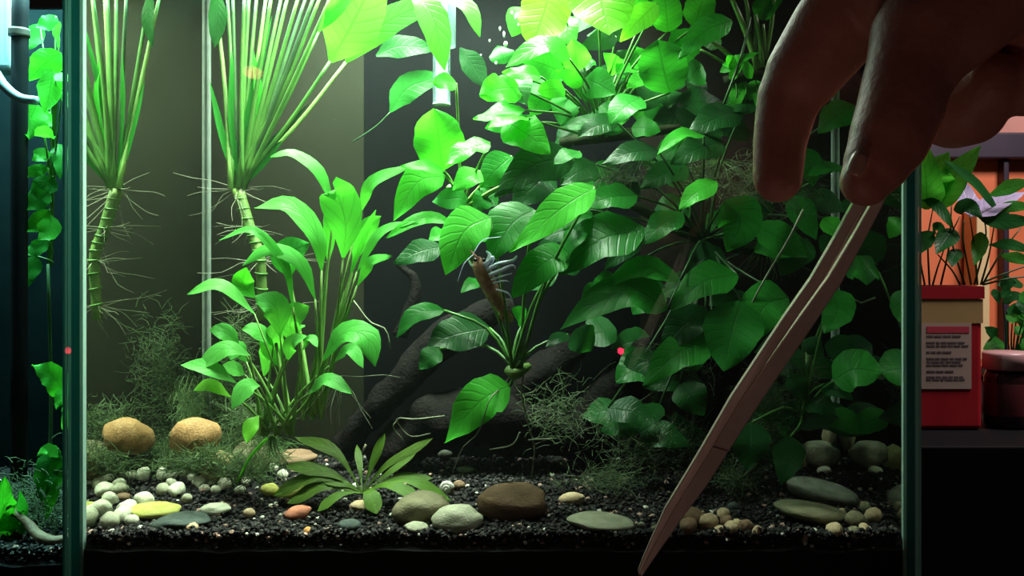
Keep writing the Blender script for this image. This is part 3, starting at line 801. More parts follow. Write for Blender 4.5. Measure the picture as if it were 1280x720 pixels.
# ------------------------------------------------------------------ stones
def stone_mesh(name, seed, sub=3, rough=.26):
    bm = bmesh.new(); bmesh.ops.create_icosphere(bm, subdivisions=sub, radius=1)
    off = Vector((seed * 3.7, seed * 1.3, seed * 2.1))
    for v in bm.verts:
        v.co *= 1 + rough * noise.noise(v.co * 0.9 + off) + rough * .35 * noise.noise(v.co * 2.2 + off)
    me = bpy.data.meshes.new(name); bm.to_mesh(me); bm.free()
    me.polygons.foreach_set('use_smooth', [True] * len(me.polygons))
    return me
STM = {}
def stonemat(key, c1, c2):
    if key not in STM: STM[key] = solid('stone_' + key, c1, c2, 2.2, .7, .35, .2, detail=8, bscale=9)
    return STM[key]
stonemat('tan', (.20, .105, .04), (.30, .17, .07)); stonemat('olivetan', (.10, .085, .03), (.16, .13, .055))
stonemat('white', (.40, .41, .31), (.58, .58, .46)); stonemat('yellow', (.30, .31, .06), (.42, .40, .12))
stonemat('slate', (.03, .045, .04), (.05, .065, .055)); stonemat('salmon', (.50, .16, .10), (.6, .24, .15))
stonemat('grey', (.11, .12, .10), (.18, .19, .15)); stonemat('pale', (.22, .23, .155), (.32, .32, .235))
stonemat('brown', (.13, .075, .045), (.19, .115, .07)); stonemat('buff', (.36, .26, .15), (.48, .36, .23))
stonemat('orange', (.5, .2, .05), (.55, .28, .1)); stonemat('cream', (.50, .46, .20), (.62, .56, .30))
stonemat('khaki', (.14, .13, .075), (.21, .19, .115))
SMESH = {}; PLACED = []
def stone(px, py, hw, hh, key, label, group=None, seed=None, rotz=0.0, roll=0.0, d=None, name='stone', dep=1.0, lift=0):
    if d is None: d = ground_depth(min(py + hh * .75, 673), px)
    seed = seed if seed is not None else (int(px) % 7)
    sub = 3 if hw > 12 else 2
    me = SMESH.get((seed, sub))
    if me is None: me = SMESH[(seed, sub)] = stone_mesh('stone', seed, sub)
    rx = hw * d / FPX; rz = hh * d / FPX
    p = P(px, py, d)
    ry = min(max(rx, rz) * .8 * dep, .03)
    y = min(max(p.y, ry + .002), YB - ry - .001)
    sc = (y + D0) / d
    x = p.x * sc
    if x < XL: x = 2 * XL - x           # seen as a reflection in the side pane: the stone itself lies on the near side of it
    if x > XR: x = 2 * XR - x
    x = min(max(x, XL + rx + .001), XR - rx - .001)
    loc = Vector((x, y, p.z * sc + lift))
    for q, r in PLACED:
        if (q - loc).length < .60 * (r + rx * sc): return None
    PLACED.append((loc, rx * sc))
    o = bpy.data.objects.new(name, me); COL.objects.link(o)
    if not me.materials: me.materials.append(STM[key])
    o.material_slots[0].link = 'OBJECT'; o.material_slots[0].material = STM[key]
    o.location = loc
    o.scale = (rx * sc, ry, rz * sc); o.rotation_euler = (0, math.radians(roll), math.radians(rotz))
    return props(o, label, 'stone', group)

stone(243, 547, 31, 25, 'tan', 'long tan stone lying in moss under the low bushy plant', seed=3, roll=-8, d=.703)
stone(272, 582, 22, 18, 'olivetan', 'algae-covered olive stone at the foot of the low bushy plant', seed=2, d=.692)
stone(312, 574, 26, 22, 'khaki', 'dull khaki stone hidden behind the low bushy plant', seed=6, d=.72)
stone(193, 637, 32, 9, 'yellow', 'flat yellow-green stone among white pebbles', seed=1)
stone(271, 636, 19, 7, 'white', 'flat white stone half buried in black gravel', seed=4)
stone(226, 651, 36, 8, 'slate', 'flat dark slate stone in front of the yellow-green stone', seed=2)
stone(239, 659, 9, 7, 'buff', 'small buff stone leaning on the slate stone')
stone(337, 612, 11, 9, 'yellow', 'short yellow stone under the rosette leaves')
stone(369, 615, 24, 11, 'yellow', 'long yellow stone under the rosette leaves', seed=3, roll=-22)
stone(374, 641, 16, 9, 'salmon', 'salmon-pink stone in the black gravel', seed=5, roll=-10)
stone(312, 641, 8, 6, 'buff', 'small buff stone in open black gravel near the salmon stone')
stone(385, 664, 6, 6, 'orange', 'tiny orange pebble before the salmon stone', name='pebble')
stone(437, 657, 14, 9, 'slate', 'dark grey round stone before the rosette', seed=1)
stone(450, 633, 15, 7, 'buff', 'tan stone beneath the rosette centre', seed=6)
stone(525, 635, 37, 20, 'khaki', 'large khaki stone beside the rosette', seed=2)
stone(574, 649, 32, 18, 'pale', 'pale grey-green oval stone next to the khaki one', seed=4)
stone(520, 659, 15, 7, 'pale', 'flat pale stone in front of the large khaki stone', seed=0)
stone(638, 627, 46, 21, 'brown', 'large smooth brown stone with an orange-tinted base', seed=6)
stone(715, 624, 16, 9, 'buff', 'buff half-buried stone between the brown stone and the tweezers', seed=3)
stone(750, 651, 40, 9, 'pale', 'long flat grey-green stone behind the tweezers tip', seed=1, roll=4)
stone(768, 659, 24, 8, 'brown', 'dull brown stone against the long flat stone', seed=2)
stone(498, 580, 11, 7, 'buff', 'small buff pebble behind the rosette', name='pebble')
stone(443, 560, 16, 9, 'khaki', 'dim tan stone behind the rosette', seed=5)
stone(367, 571, 32, 9, 'brown', 'flat dark brown stone between low bushy plant and rosette', seed=4)
stone(556, 568, 9, 6, 'grey', 'small grey pebble under the hanging bright leaf', name='pebble')
stone(582, 587, 11, 5, 'grey', 'flat small grey pebble behind the snail shell', name='pebble')
stone(574, 606, 8, 6, 'brown', 'small brown pebble touching the snail shell', name='pebble')
stone(1026, 613, 44, 14, 'grey', 'long grey stone tapering down to the pebbles', seed=1, roll=14)
stone(1016, 640, 46, 11, 'khaki', 'long khaki stone beneath the tapering grey stone', seed=3, roll=10)
stone(1024, 567, 27, 16, 'pale', 'pale grey stone in the back right corner', seed=4, d=.755)
stone(992, 573, 18, 17, 'cream', 'cream-yellow stone touching the pale corner stone', seed=2, d=.752)
stone(1053, 546, 9, 20, 'khaki', 'upright khaki stone standing in the back right corner', seed=5)
WP = [(142, 593, 12), (110, 606, 10), (126, 605, 11), (131, 613, 11), (151, 612, 9), (107, 628, 11), (136, 626, 11), (110, 644, 12), (122, 650, 12), (150, 636, 12), (130, 638, 11), (181, 606, 13), (203, 605, 10), (201, 593, 9), (215, 594, 7), (230, 592, 6), (247, 604, 7), (265, 601, 10), (281, 605, 9), (294, 605, 9), (233, 623, 6), (340, 585, 7), (353, 593, 7), (122, 597, 8), (160, 602, 7), (255, 611, 6), (278, 597, 7), (104, 650, 9), (160, 640, 9), (165, 650, 8), (172, 628, 8), (150, 652, 9), (175, 598, 8), (222, 612, 7), (240, 598, 6), (300, 612, 6), (190, 600, 7), (306, 602, 7), (214, 604, 7), (270, 612, 6)]
for i, (x, y, r) in enumerate(WP):
    stone(x, y, r * 1.15, r * .95, 'white' if i % 4 else 'pale', 'small white pebble lying on the black gravel', 'white pebbles before the left stones', seed=i % 7, name='pebble', rotz=i * 37)
for i, (x, y, r, k) in enumerate([(196, 615, 12, 'salmon'), (163, 622, 10, 'brown')]):
    stone(x, y, r, r * .6, k, ('salmon' if i == 0 else 'brown') + ' pebble among the white pebbles', name='pebble')
BP = [(866, 648, 17), (884, 652, 13), (904, 643, 10), (908, 652, 10), (913, 660, 11), (899, 664, 9), (933, 659, 11), (946, 664, 9), (950, 671, 8), (860, 658, 14), (922, 655, 8)]
for i, (x, y, r) in enumerate(BP):
    stone(x, y, r, r * .85, 'buff' if i % 3 else 'brown', 'round buff pebble in the heap beside the tweezers', 'buff pebble heap beside the tweezers', seed=i % 7, name='pebble', rotz=i * 31)
CP = [(1069, 649, 13), (1091, 644, 12), (1082, 634, 9), (1043, 663, 12), (1066, 667, 11), (1052, 640, 6), (1060, 653, 9), (1080, 660, 8)]
for i, (x, y, r) in enumerate(CP):
    stone(x, y, r, r * .85, 'buff' if i % 2 else 'khaki', 'round brownish pebble at the low end of the khaki stone', 'brownish pebbles by the long khaki stone', seed=i % 7, name='pebble', rotz=i * 41)
stone(1004, 672, 9, 9, 'buff', 'lone buff pebble near the front glass', name='pebble')
stone(916, 634, 8, 6, 'slate', 'dark slate pebble above the buff pebble heap', name='pebble')
stone(1030, 588, 9, 6, 'white', 'white pebble in front of the pale corner stone', name='pebble')
stone(1094, 588, 12, 5, 'pale', 'flat pale pebble in front of the upright khaki stone', name='pebble')
stone(1118, 634, 12, 8, 'brown', 'brown pebble lying near the right pane edge', name='pebble')
stone(1124, 671, 8, 5, 'grey', 'grey pebble in the gravel at the right pane edge', name='pebble')
stone(802, 656, 5, 4, 'pale', 'tiny pale pebble behind the tweezers, round', name='pebble')
stone(820, 660, 6, 4, 'khaki', 'tiny khaki pebble touching the tweezers outline', name='pebble')
stone(680, 640, 6, 5, 'brown', 'tiny brown pebble at the end of the large brown stone', name='pebble')

# snail shell
gd = ground_depth(620); c0 = P(558, 610, gd)
sn = thing('snail_shell', 'small white spiral snail shell on the gravel', 'shell', c0)
pts, rad = [], []
for i in range(40):
    t = i / 39; an = t * 4.6 * math.pi
    r = .0034 * (1 - t) + .0003
    pts.append(c0 + Vector((math.cos(an) * r, -t * .004, math.sin(an) * r))); rad.append(.0022 * (1 - t) + .0003)
tube('spiral', pts, rad, solid('shell_white', (.45, .42, .38), (.7, .68, .62), 160, .35), sn, 8, 80)
tube('shell_opening', [c0 + Vector((.0034, .0008, -.001)), c0 + Vector((.0036, .0004, -.0042))], [.0021, .0024], solid('shell_brown', (.2, .12, .08), (.3, .2, .12), 100, .5), sn, 8, 4)

# ------------------------------------------------------------------ driftwood and moss
def wood(name, label, pts, radii, seed, mat, knots=.35, sides=12):
    v, f = tube_data([P(*q) for q in pts], radii, sides, len(pts) * 6)
    off = Vector((seed, seed * 2, seed * 3)); V = []
    for p in v:
        q = noise.noise_vector(p * 45 + off); q2 = noise.noise_vector(p * 160 + off)
        V.append(p + q * max(radii) * knots + q2 * max(radii) * knots * .35)
    return mesh(name, V, f, mat)
dw = thing('driftwood', 'knotted black driftwood behind the hanging leaf', 'driftwood', P(560, 560, .74))
for i, (pts, rd) in enumerate([
        ([(425, 565, .745), (480, 500, .745), (560, 420, .75), (640, 380, .755)], [.010, .014, .015, .008]),
        ([(470, 580, .75), (540, 530, .745), (640, 520, .745), (760, 560, .75)], [.016, .020, .022, .014]),
        ([(500, 420, .757), (520, 360, .758), (500, 330, .76)], [.006, .005, .003]),
        ([(620, 560, .745), (680, 470, .75), (740, 420, .757)], [.016, .018, .010]),
        ([(700, 560, .745), (790, 470, .75), (860, 440, .757), (930, 480, .757)], [.014, .02, .018, .010]),
        ([(860, 570, .745), (880, 500, .75), (900, 440, .757)], [.014, .014, .008])]):
    v, f = tube_data([P(*q) for q in pts], rd, 12, len(pts) * 7)
    V = [p + noise.noise_vector(p * 50 + Vector((i, 0, 0))) * max(rd) * .4 + noise.noise_vector(p * 170) * max(rd) * .14 for p in v]
    mesh('trunk' if i == 1 else 'branch', V, f, M['driftwood'], dw)

def moss(name, label, blobs, n, mat, seed, r=.00032, L=.022):
    rng = random.Random(seed); parts = []
    for k in range(n):
        b = rng.choice(blobs)
        p = P(b[0] + rng.gauss(0, b[2] * .5), b[1] + rng.gauss(0, b[3] * .5), b[4] + rng.uniform(-.02, .02))
        p.y = min(max(p.y, .008), YB - .008); p.z = max(p.z, GZ(p.x, p.y))
        dv = Vector((rng.uniform(-1, 1), rng.uniform(-.7, .7), rng.uniform(-.5, 1))).normalized()
        l = L * rng.uniform(.3, 1)
        q = p + dv * l * .5 + Vector([rng.uniform(-1, 1) * l * .2 for _ in range(3)])
        e = q + dv * l * .5 + Vector((rng.uniform(-1, 1), rng.uniform(-.4, .4), rng.uniform(-1, .6))) * l * .35
        for w_ in (p, q, e): w_.x = min(max(w_.x, XL + .002), XR - .002); w_.y = min(max(w_.y, .003), YB - .002)
        parts.append(tube_data([p, q, e], [r, r * .5], 3, 5, cap=False))
    o = joined(name, parts, mat)
    return props(o, label, 'moss', kind='stuff')
moss('moss', 'tangled green moss around the tan stones at left', [(120, 515, 20, 30, .745), (150, 580, 40, 12, .745), (215, 572, 40, 18, .75), (280, 560, 40, 25, .745), (330, 570, 25, 25, .72), (200, 510, 60, 20, .77), (310, 530, 30, 25, .73), (243, 574, 40, 8, .70), (262, 578, 30, 14, .69), (300, 590, 30, 12, .68), (225, 585, 40, 8, .70), (280, 500, 14, 50, .775), (300, 450, 12, 60, .77)], 5200, M['moss'], 51, .0003, .018)
moss('moss', 'wiry moss clump below the tweezers side of the thicket', [(935, 560, 28, 25, .69), (955, 500, 22, 25, .70), (965, 530, 22, 22, .70), (920, 600, 22, 12, .68), (1000, 480, 20, 25, .71)], 1300, M['mossdark'], 52, .0003, .018)
moss('moss', 'dark moss tuft growing on driftwood beneath the anubias thicket', [(700, 520, 45, 40, .70), (800, 560, 45, 30, .70), (860, 560, 35, 30, .70), (760, 600, 50, 12, .68), (840, 460, 40, 30, .71)], 1500, M['mossdark'], 53, .00026, .02)
moss('moss', 'fine moss strands under the upper anubias leaves', [(880, 225, 40, 15, .70), (945, 215, 30, 30, .70), (770, 222, 30, 12, .69), (930, 250, 30, 20, .70), (1000, 240, 25, 40, .71)], 900, M['mossdark'], 54, .00026, .018)

# ------------------------------------------------------------------ clear glass tube and bubbles
gt = thing('glass_tube', 'clear upright glass tube hanging down from the surface', 'tube', P(552, 132, .70))
v = []
tb = P(552, 132, .70); R = .0066
def lathe(name, prof, c, mat, parent, sides=20):
    V, F = [], []
    for r, z in prof:
        for k in range(sides):
            a = 2 * math.pi * k / sides; V.append((c.x + r * math.cos(a), c.y + r * math.sin(a), c.z + z))
    for i in range(len(prof) - 1):
        for k in range(sides):
            k2 = (k + 1) % sides; F.append((i * sides + k, i * sides + k2, (i + 1) * sides + k2, (i + 1) * sides + k))
    return mesh(name, V, F, mat, parent)
tg, nt_, out_ = newmat('tube_glass')
t_ = N(nt_, 'ShaderNodeBsdfTransparent'); t_.inputs[0].default_value = (.93, .98, .98, 1)
d_ = N(nt_, 'ShaderNodeBsdfPrincipled'); d_.inputs['Base Color'].default_value = (.45, .55, .58, 1); d_.inputs['Roughness'].default_value = .12
lw = N(nt_, 'ShaderNodeLayerWeight'); lw.inputs['Blend'].default_value = .35
ms_ = N(nt_, 'ShaderNodeMixShader')
nt_.links.new(lw.outputs['Facing'], ms_.inputs[0]); nt_.links.new(t_.outputs[0], ms_.inputs[1]); nt_.links.new(d_.outputs[0], ms_.inputs[2]); nt_.links.new(ms_.outputs[0], out_.inputs[0])
lathe('tube_wall', [(.0004, 0), (R, 0), (R, .14), (R * .72, .14), (R * .72, .004), (.0004, .003)], tb, tg, gt)
lathe('tube_foot', [(.0004, -.0006), (R * .95, -.0004), (R * 1.02, .0012), (R * .9, .0022)], tb, solid('tube_foot', (.4, .5, .5), (.5, .6, .6), 50, .2), gt)
lathe('upper_sleeve', [(R * 1.5, .045), (R * 1.55, .14), (R * 1.7, .14), (R * 1.62, .045), (R * 1.5, .045)], tb, tg, gt)
bm_ = solid('bubble_white', (.75, .8, .85), (.9, .93, .95), 50, .1)
bmesh_ = stone_mesh('bubble', 3, 2, .04)
for (x, y, rx, rz) in [(646, 21, 3, 5), (655, 30, 2, 3), (648, 31, 1.5, 2), (630, 43, 1.5, 4), (632, 55, 2.5, 3.5), (625, 36, 1.2, 3), (640, 16, 1.3, 2.5), (654, 2, 1.5, 4), (620, 79, 1.5, 2), (614, 98, 1.5, 2), (612, 51, 1, 2), (601, 69, 1, 1.5), (597, 13, 1, 1.5)]:
    d = .68; o = bpy.data.objects.new('air_bubble', bmesh_); COL.objects.link(o)
    if not bmesh_.materials: bmesh_.materials.append(bm_)
    o.location = P(x, y, d); o.scale = (rx * d / FPX, rx * d / FPX, rz * d / FPX)
    props(o, 'tiny bright air bubble drifting near the clear glass tube', 'bubble', 'air bubbles near the surface')

# ------------------------------------------------------------------ shrimp
sb = P(612, 345, .628)
sh = thing('shrimp', 'small brown shrimp with pale blue-white legs clinging under a leaf', 'shrimp', sb)
shm = solid('shrimp_shell', (.24, .11, .06), (.42, .24, .15), 150, .35, .2)
shl = solid('shrimp_limb', (.42, .52, .66), (.62, .7, .82), 150, .3)
bp = [P(596, 322, .622), P(602, 337, .624), P(610, 354, .628), P(620, 374, .634), P(630, 392, .642)]
c = catmull(bp, 30); rr_ = []
for i in range(31):
    t = i / 30
    r = .0062 * interp([(0, .35), (.12, .8), (.35, 1), (.7, .85), (1, .4)], t)
    if t > .38: r *= 1 + .07 * math.cos((t - .38) * 62)
    rr_.append(r)
tube('body', c, rr_, shm, sh, 12, 60)
tube('rostrum', [P(597, 324, .620), P(591, 317, .617), P(587, 312, .614)], [.0014, .0008, .0002], shm, sh, 6, 6)
for dx in (-5, 6):
    e = thing('x', 'x', 'x', sb); bpy.data.objects.remove(e)
    me = stone_mesh('eye', 2, 2, .02); o = link('eye', me, solid('eye_black', (.01, .01, .01), (.02, .02, .02), 50, .1), sh)
    o.location = P(599 + dx, 325, .616) - sb; o.scale = (.0014,) * 3
for pts in ([(604, 332), (616, 322), (612, 334)], [(608, 338), (622, 330), (640, 326), (646, 320)], [(611, 344), (626, 338), (640, 332), (644, 336)], [(614, 350), (628, 345), (640, 342)], [(616, 354), (630, 351), (636, 352)], [(606, 334), (612, 320), (608, 314)], [(600, 330), (590, 332), (586, 326)], [(620, 362), (634, 366), (640, 374)]):
    n = len(pts); w0 = .0016 if pts[-1][1] < 340 and pts[-1][0] > 600 else .0007
    tube('leg', [P(x, y, .620 + .002 * i) for i, (x, y) in enumerate(pts)], [w0, w0 * .9, w0 * .4], shl, sh, 6, 10)
for pts in ([(592, 318), (580, 330), (572, 352)], [(592, 316), (604, 300), (626, 296)]):
    tube('antenna', [P(x, y, .614) for x, y in pts], [.0003, .00015], shl, sh, 4, 10)
for a in (-22, 0, 22):
    leaf(sh, [(630, 391), (634 + a * .3, 402)], .642, 5, shm, 'round', tilt=30, dd=.004, name='tail_fan')

# ------------------------------------------------------------------ tweezers and hand
steel = solid('room_tinted_steel', (.40, .30, .25), (.50, .39, .33), 30, .38, 0.06, .5, .35)  # brown of the reflected room is put into the steel's base colour
tw = thing('tweezers', 'long steel tweezers coloured with reflected room brown, held point down before the glass', 'tweezers', P(800, 716, .335))
def bar(name, stations, mat, parent):
    """stations: (left px, right px, y px, distance front, thickness)"""
    V, F = [], []
    for xl, xr, y, d, th, sl in stations:
        V += [P(xl, y - sl, d), P(xr, y + sl, d + .0006), P(xr, y + sl, d + .0006) + Vector((0, th, 0)), P(xl, y - sl, d) + Vector((0, th, 0))]
    n = len(stations)
    for i in range(n - 1):
        for k in range(4):
            k2 = (k + 1) % 4; F.append((i * 4 + k, i * 4 + k2, (i + 1) * 4 + k2, (i + 1) * 4 + k))
    F.append((3, 2, 1, 0)); F.append(tuple((n - 1) * 4 + k for k in range(4)))
    o = mesh(name, V, F, mat, parent, smooth=False)
    m = o.modifiers.new('bevel', 'BEVEL'); m.width = .0004; m.segments = 2
    return o
ty = lambda y: .262 + (.335 - .262) * (y - 250) / 465.0
def st_(y, xl, xr, th, sl=4, dz=0.0): return (xl, xr, y, ty(y) + dz, th, sl)
bar('arm', [st_(150, 1116, 1128, .0042), st_(258, 1067, 1078, .0042), st_(300, 1044, 1055, .0042), st_(350, 1015, 1027, .0042), st_(400, 980, 992, .004), st_(500, 914, 924, .004), st_(566, 876, 885, .0036), st_(640, 831, 839, .003), st_(700, 804, 807, .002), st_(717, 797, 799, .001)], steel, tw)
bar('arm', [st_(150, 1138, 1150, .0036, dz=.0010), st_(258, 1090, 1101, .0036, dz=.0010), st_(300, 1066, 1079, .0036, dz=.0010), st_(350, 1036, 1052, .0036, dz=.0010), st_(400, 1000, 1019, .0036, dz=.001), st_(500, 929, 950, .003, dz=.001), st_(562, 886, 910, .003, dz=.001)], steel, tw)
bar('inner_face', [st_(150, 1126, 1140, .001, dz=.0075), st_(258, 1076, 1092, .001, dz=.0075), st_(300, 1053, 1068, .001, dz=.0075), st_(350, 1025, 1038, .001, dz=.0075), st_(400, 990, 1002, .001, dz=.0075), st_(500, 922, 931, .001, dz=.0075), st_(566, 883, 888, .001, dz=.0075)], steel, tw)
bar('blade', [st_(560, 884, 911, .0026, dz=.0004), st_(600, 861, 886, .0024, dz=.0004), st_(640, 838, 856, .002, dz=.0004), st_(690, 809, 821, .0016, dz=.0003), st_(718, 798, 802, .001, dz=.0001)], steel, tw)

skin_m = solid('skin', (.36, .14, .10), (.44, .18, .13), 60, .5, .18, .4, bscale=380, sss=.08)
hd = P(1180, 20, .262)
hand = thing('hand', 'bare hand of a person pinching the tweezers', 'hand', hd)
def capsule_chain(stations, sides=20):
    """stations: (px, py, distance, radius px)"""
    parts = []
    for (x, y, d, r), (x2, y2, d2, r2) in zip(stations, stations[1:]):
        a, b = P(x, y, d), P(x2, y2, d2); ra, rb = r * d / FPX, r2 * d2 / FPX
        ax = (b - a).normalized()
        u = ax.cross(Vector((0, 1, 0.3))).normalized(); w_ = ax.cross(u)
        rows = []
        for k in range(1, 6): an = math.pi / 2 * k / 6; rows.append((a - ax * ra * math.cos(an), ra * math.sin(an)))
        for k in range(5): t = k / 4; rows.append((a.lerp(b, t), ra + (rb - ra) * t))
        for k in range(5, 0, -1): an = math.pi / 2 * k / 6; rows.append((b + ax * rb * math.cos(an), rb * math.sin(an)))
        V, F = [], []
        for p, r_ in rows:
            for q in range(sides):
                an = 2 * math.pi * q / sides; V.append(p + (u * math.cos(an) + w_ * math.sin(an)) * r_)
        n = len(rows)
        for i in range(n - 1):
            for q in range(sides):
                q2 = (q + 1) % sides; F.append((i * sides + q, i * sides + q2, (i + 1) * sides + q2, (i + 1) * sides + q))
        F.append(tuple(range(sides - 1, -1, -1))); F.append(tuple((n - 1) * sides + q for q in range(sides)))
        parts.append((V, F))
    return parts
H = []
H += capsule_chain([(972, 223, .286, 31), (975, 175, .287, 34), (986, 122, .287, 40), (1004, 92, .285, 48), (1040, 42, .281, 56), (1100, -40, .274, 60), (1230, -110, .27, 80)])      # index
H += capsule_chain([(1082, 226, .237, 33), (1096, 203, .238, 42), (1112, 172, .240, 51), (1124, 140, .243, 54), (1134, 100, .246, 55), (1155, 50, .250, 68), (1225, -20, .255, 82), (1350, -110, .258, 110)])  # thumb
H += capsule_chain([(1106, 205, .280, 26), (1132, 160, .290, 32), (1150, 100, .30, 40), (1170, 20, .295, 48), (1190, -60, .282, 58), (1300, -120, .272, 80)])  # middle
H += capsule_chain([(1240, 106, .268, 40), (1212, 134, .276, 48), (1192, 136, .288, 50), (1205, 90, .300, 52), (1250, -10, .292, 52), (1270, -70, .280, 60), (1350, -130, .27, 84)])  # ring
H += capsule_chain([(1312, 90, .262, 36), (1285, 104, .268, 42), (1266, 100, .278, 44), (1275, 62, .288, 46), (1315, -10, .285, 46), (1350, -70, .278, 54), (1400, -140, .27, 84)])  # little
H += capsule_chain([(1120, -20, .268, 70), (1200, -30, .268, 85), (1280, -30, .266, 90), (1330, -40, .268, 80)])     # knuckles and palm
H += capsule_chain([(1180, 0, .262, 70), (1300, -90, .262, 110), (1420, -190, .262, 130), (1600, -330, .255, 140), (1800, -470, .25, 160)])   # palm, wrist, forearm
body = joined('hand_body', H, skin_m, hand)
m = body.modifiers.new('union', 'REMESH'); m.mode = 'VOXEL'; m.voxel_size = .0011; m.use_smooth_shade = True
m = body.modifiers.new('soften', 'SMOOTH'); m.iterations = 6; m.factor = .5
nail = solid('nail', (.40, .22, .17), (.46, .27, .21), 50, .3)
def nail_patch(cx, cy, d, ux, uz, wpx, hpx, bulge, yaw):
    V, F = [], []
    c_ = P(cx, cy, d); s = d / FPX
    a = Vector((ux, 0, uz)).normalized(); b = Vector((-a.z * math.cos(yaw), -math.sin(yaw), a.x * math.cos(yaw))); n = a.cross(b)
    if n.y > 0: n = -n
    for i in range(7):
        t = i / 6 * 2 - 1
        for j in range(7):
            u = j / 6 * 2 - 1
            wv = math.sqrt(max(.05, 1 - .55 * abs(t) ** 3))
            V.append(c_ + a * t * hpx * s + b * u * wpx * wv * s + n * (bulge * s * (1 - u * u)))
    for i in range(6):
        for j in range(6): q = i * 7 + j; F.append((q, q + 1, q + 8, q + 7))
    o = mesh('fingernail', V, F, nail, hand)
    m = o.modifiers.new('thick', 'SOLIDIFY'); m.thickness = .0006
nail_patch(1072, 206, .2305, -.42, -1, 10, 15, 4, .6)

# ------------------------------------------------------------------ red tin with its plant, jar
dT = .86
def tin_xy(px, py, d=dT): return P(px, py, d)
x0, x1 = P(1146, 0, dT).x, P(1228, 0, dT).x
zt, zb = P(0, 358, dT).z, TZ + .0004
ytin = dT - D0
red = solid('red_enamel', (.30, .008, .014), (.36, .012, .018), 30, .4)
tin = thing('tin', 'red tin with a cream label used as a plant pot', 'tin', ((x0 + x1) / 2, ytin + .03, zb))
box('tin_body', x0, x1, ytin, ytin + .058, zb, zt - .010, red, tin, .004)
# lid rim: hollow collar with soil inside
rim = []
zr0, zr1 = zt - .0115, zt
for a in ((x0 - .0015, x1 + .0015, ytin - .0015, ytin + .003), (x0 - .0015, x1 + .0015, ytin + .055, ytin + .0595), (x0 - .0015, x0 + .003, ytin + .003, ytin + .055), (x1 - .003, x1 + .0015, ytin + .003, ytin + .055)):
    rim.append(box_data(*a, zr0, zr1))
joined('rim', rim, red, tin, False)
box('soil', x0 + .003, x1 - .003, ytin + .003, ytin + .055, zt - .012, zt - .003, M['soil'], tin)
cream = solid('cream_label', (.36, .24, .085), (.42, .28, .11), 20, .5); paper = solid('paper_label', (.36, .27, .21), (.42, .32, .25), 20, .6)
ink = solid('grey_ink', (.10, .08, .08), (.13, .1, .1), 20, .6); redink = solid('red_ink', (.42, .03, .05), (.45, .04, .06), 20, .6)
zz = lambda py: P(0, py, dT).z
xx = lambda px: P(px, 0, dT).x
box('cream_band', x0 + .0003, x1 + .0004, ytin - .0006, ytin + .050, zz(404), zz(374), cream, tin)
lb = box('label_panel', x0 + .003, xx(1214), ytin - .0008, ytin + .0005, zz(486), zz(404), paper, tin)
box('headline_bar', xx(1158), xx(1211), ytin - .0011, ytin - .0003, zz(416), zz(408), redink, lb)
rng = random.Random(5)
for k, y in enumerate((420, 428, 432, 440, 448, 452, 456, 464, 471, 474)):
    x = 1158
    while x < 1204:
        wd = rng.uniform(4, 11)
        if x + wd > 1210: break
        box('print_line', xx(x), xx(x + wd), ytin - .0011, ytin - .0003, zz(y + 1.1), zz(y - 1.1), ink, lb); x += wd + 1.6
        if k in (3, 7) and x > 1190: break

hp = thing('house_plant', 'house plant with a big backlit green leaf and silvery leaves', 'plant', Vector(((x0 + x1) / 2, ytin + .03, zt - .004)))
HL, HDK, SV = M['house'], M['housedark'], M['silver']
dH = .885
rng = random.Random(61)
for pts, hw, mt, dd, tilt, shp in [
    ([(1158, 262), (1158, 230), (1152, 168)], 20, HL, -.02, 5, 'ovate'), ([(1166, 262), (1190, 225), (1226, 182)], 19, HL, -.02, 5, 'ovate'),
    ([(1180, 252), (1170, 220), (1186, 190)], 20, HL, -.015, 5, 'ovate'),
    ([(1252, 270), (1222, 232), (1180, 200)], 8, HDK, -.03, 35, 'lance'), ([(1216, 270), (1208, 246), (1196, 220)], 13, SV, .03, 62, 'ovate'),
    ([(1212, 270), (1242, 256), (1280, 240)], 11, SV, .0, 66, 'ovate'), ([(1236, 244), (1256, 236), (1290, 226)], 8, HL, -.03, 35, 'lance'),
    ([(1240, 266), (1264, 258), (1290, 262)], 8, HL, -.03, 35, 'lance'), ([(1222, 270), (1250, 276), (1296, 278)], 11, HDK, -.04, 30, 'lance'),
    ([(1192, 262), (1210, 258), (1228, 272)], 10, HDK, -.02, 30, 'ovate'), ([(1150, 246), (1172, 258), (1192, 286)], 8, HDK, -.03, 35, 'lance'),
    ([(1192, 286), (1182, 300), (1170, 318)], 12, HDK, -.02, 25, 'ovate'), ([(1150, 290), (1156, 300), (1150, 318)], 10, HDK, -.02, 25, 'ovate'),
    ([(1226, 290), (1224, 310), (1218, 332)], 9, HL, -.02, 10, 'ovate'), ([(1236, 306), (1262, 306), (1290, 314)], 8, HDK, -.03, 30, 'lance'),
    ([(1200, 312), (1192, 322), (1190, 334)], 8, HDK, -.02, 20, 'ovate'), ([(1250, 318), (1268, 322), (1296, 330)], 8, HL, -.03, 20, 'lance'),
    ([(1166, 290), (1172, 284), (1182, 290)], 7, HDK, -.02, 25, 'ovate')]:
    leaf(hp, pts, dH, hw, mt, shp, tilt=tilt, dd=dd, rng=rng, wave=.06)
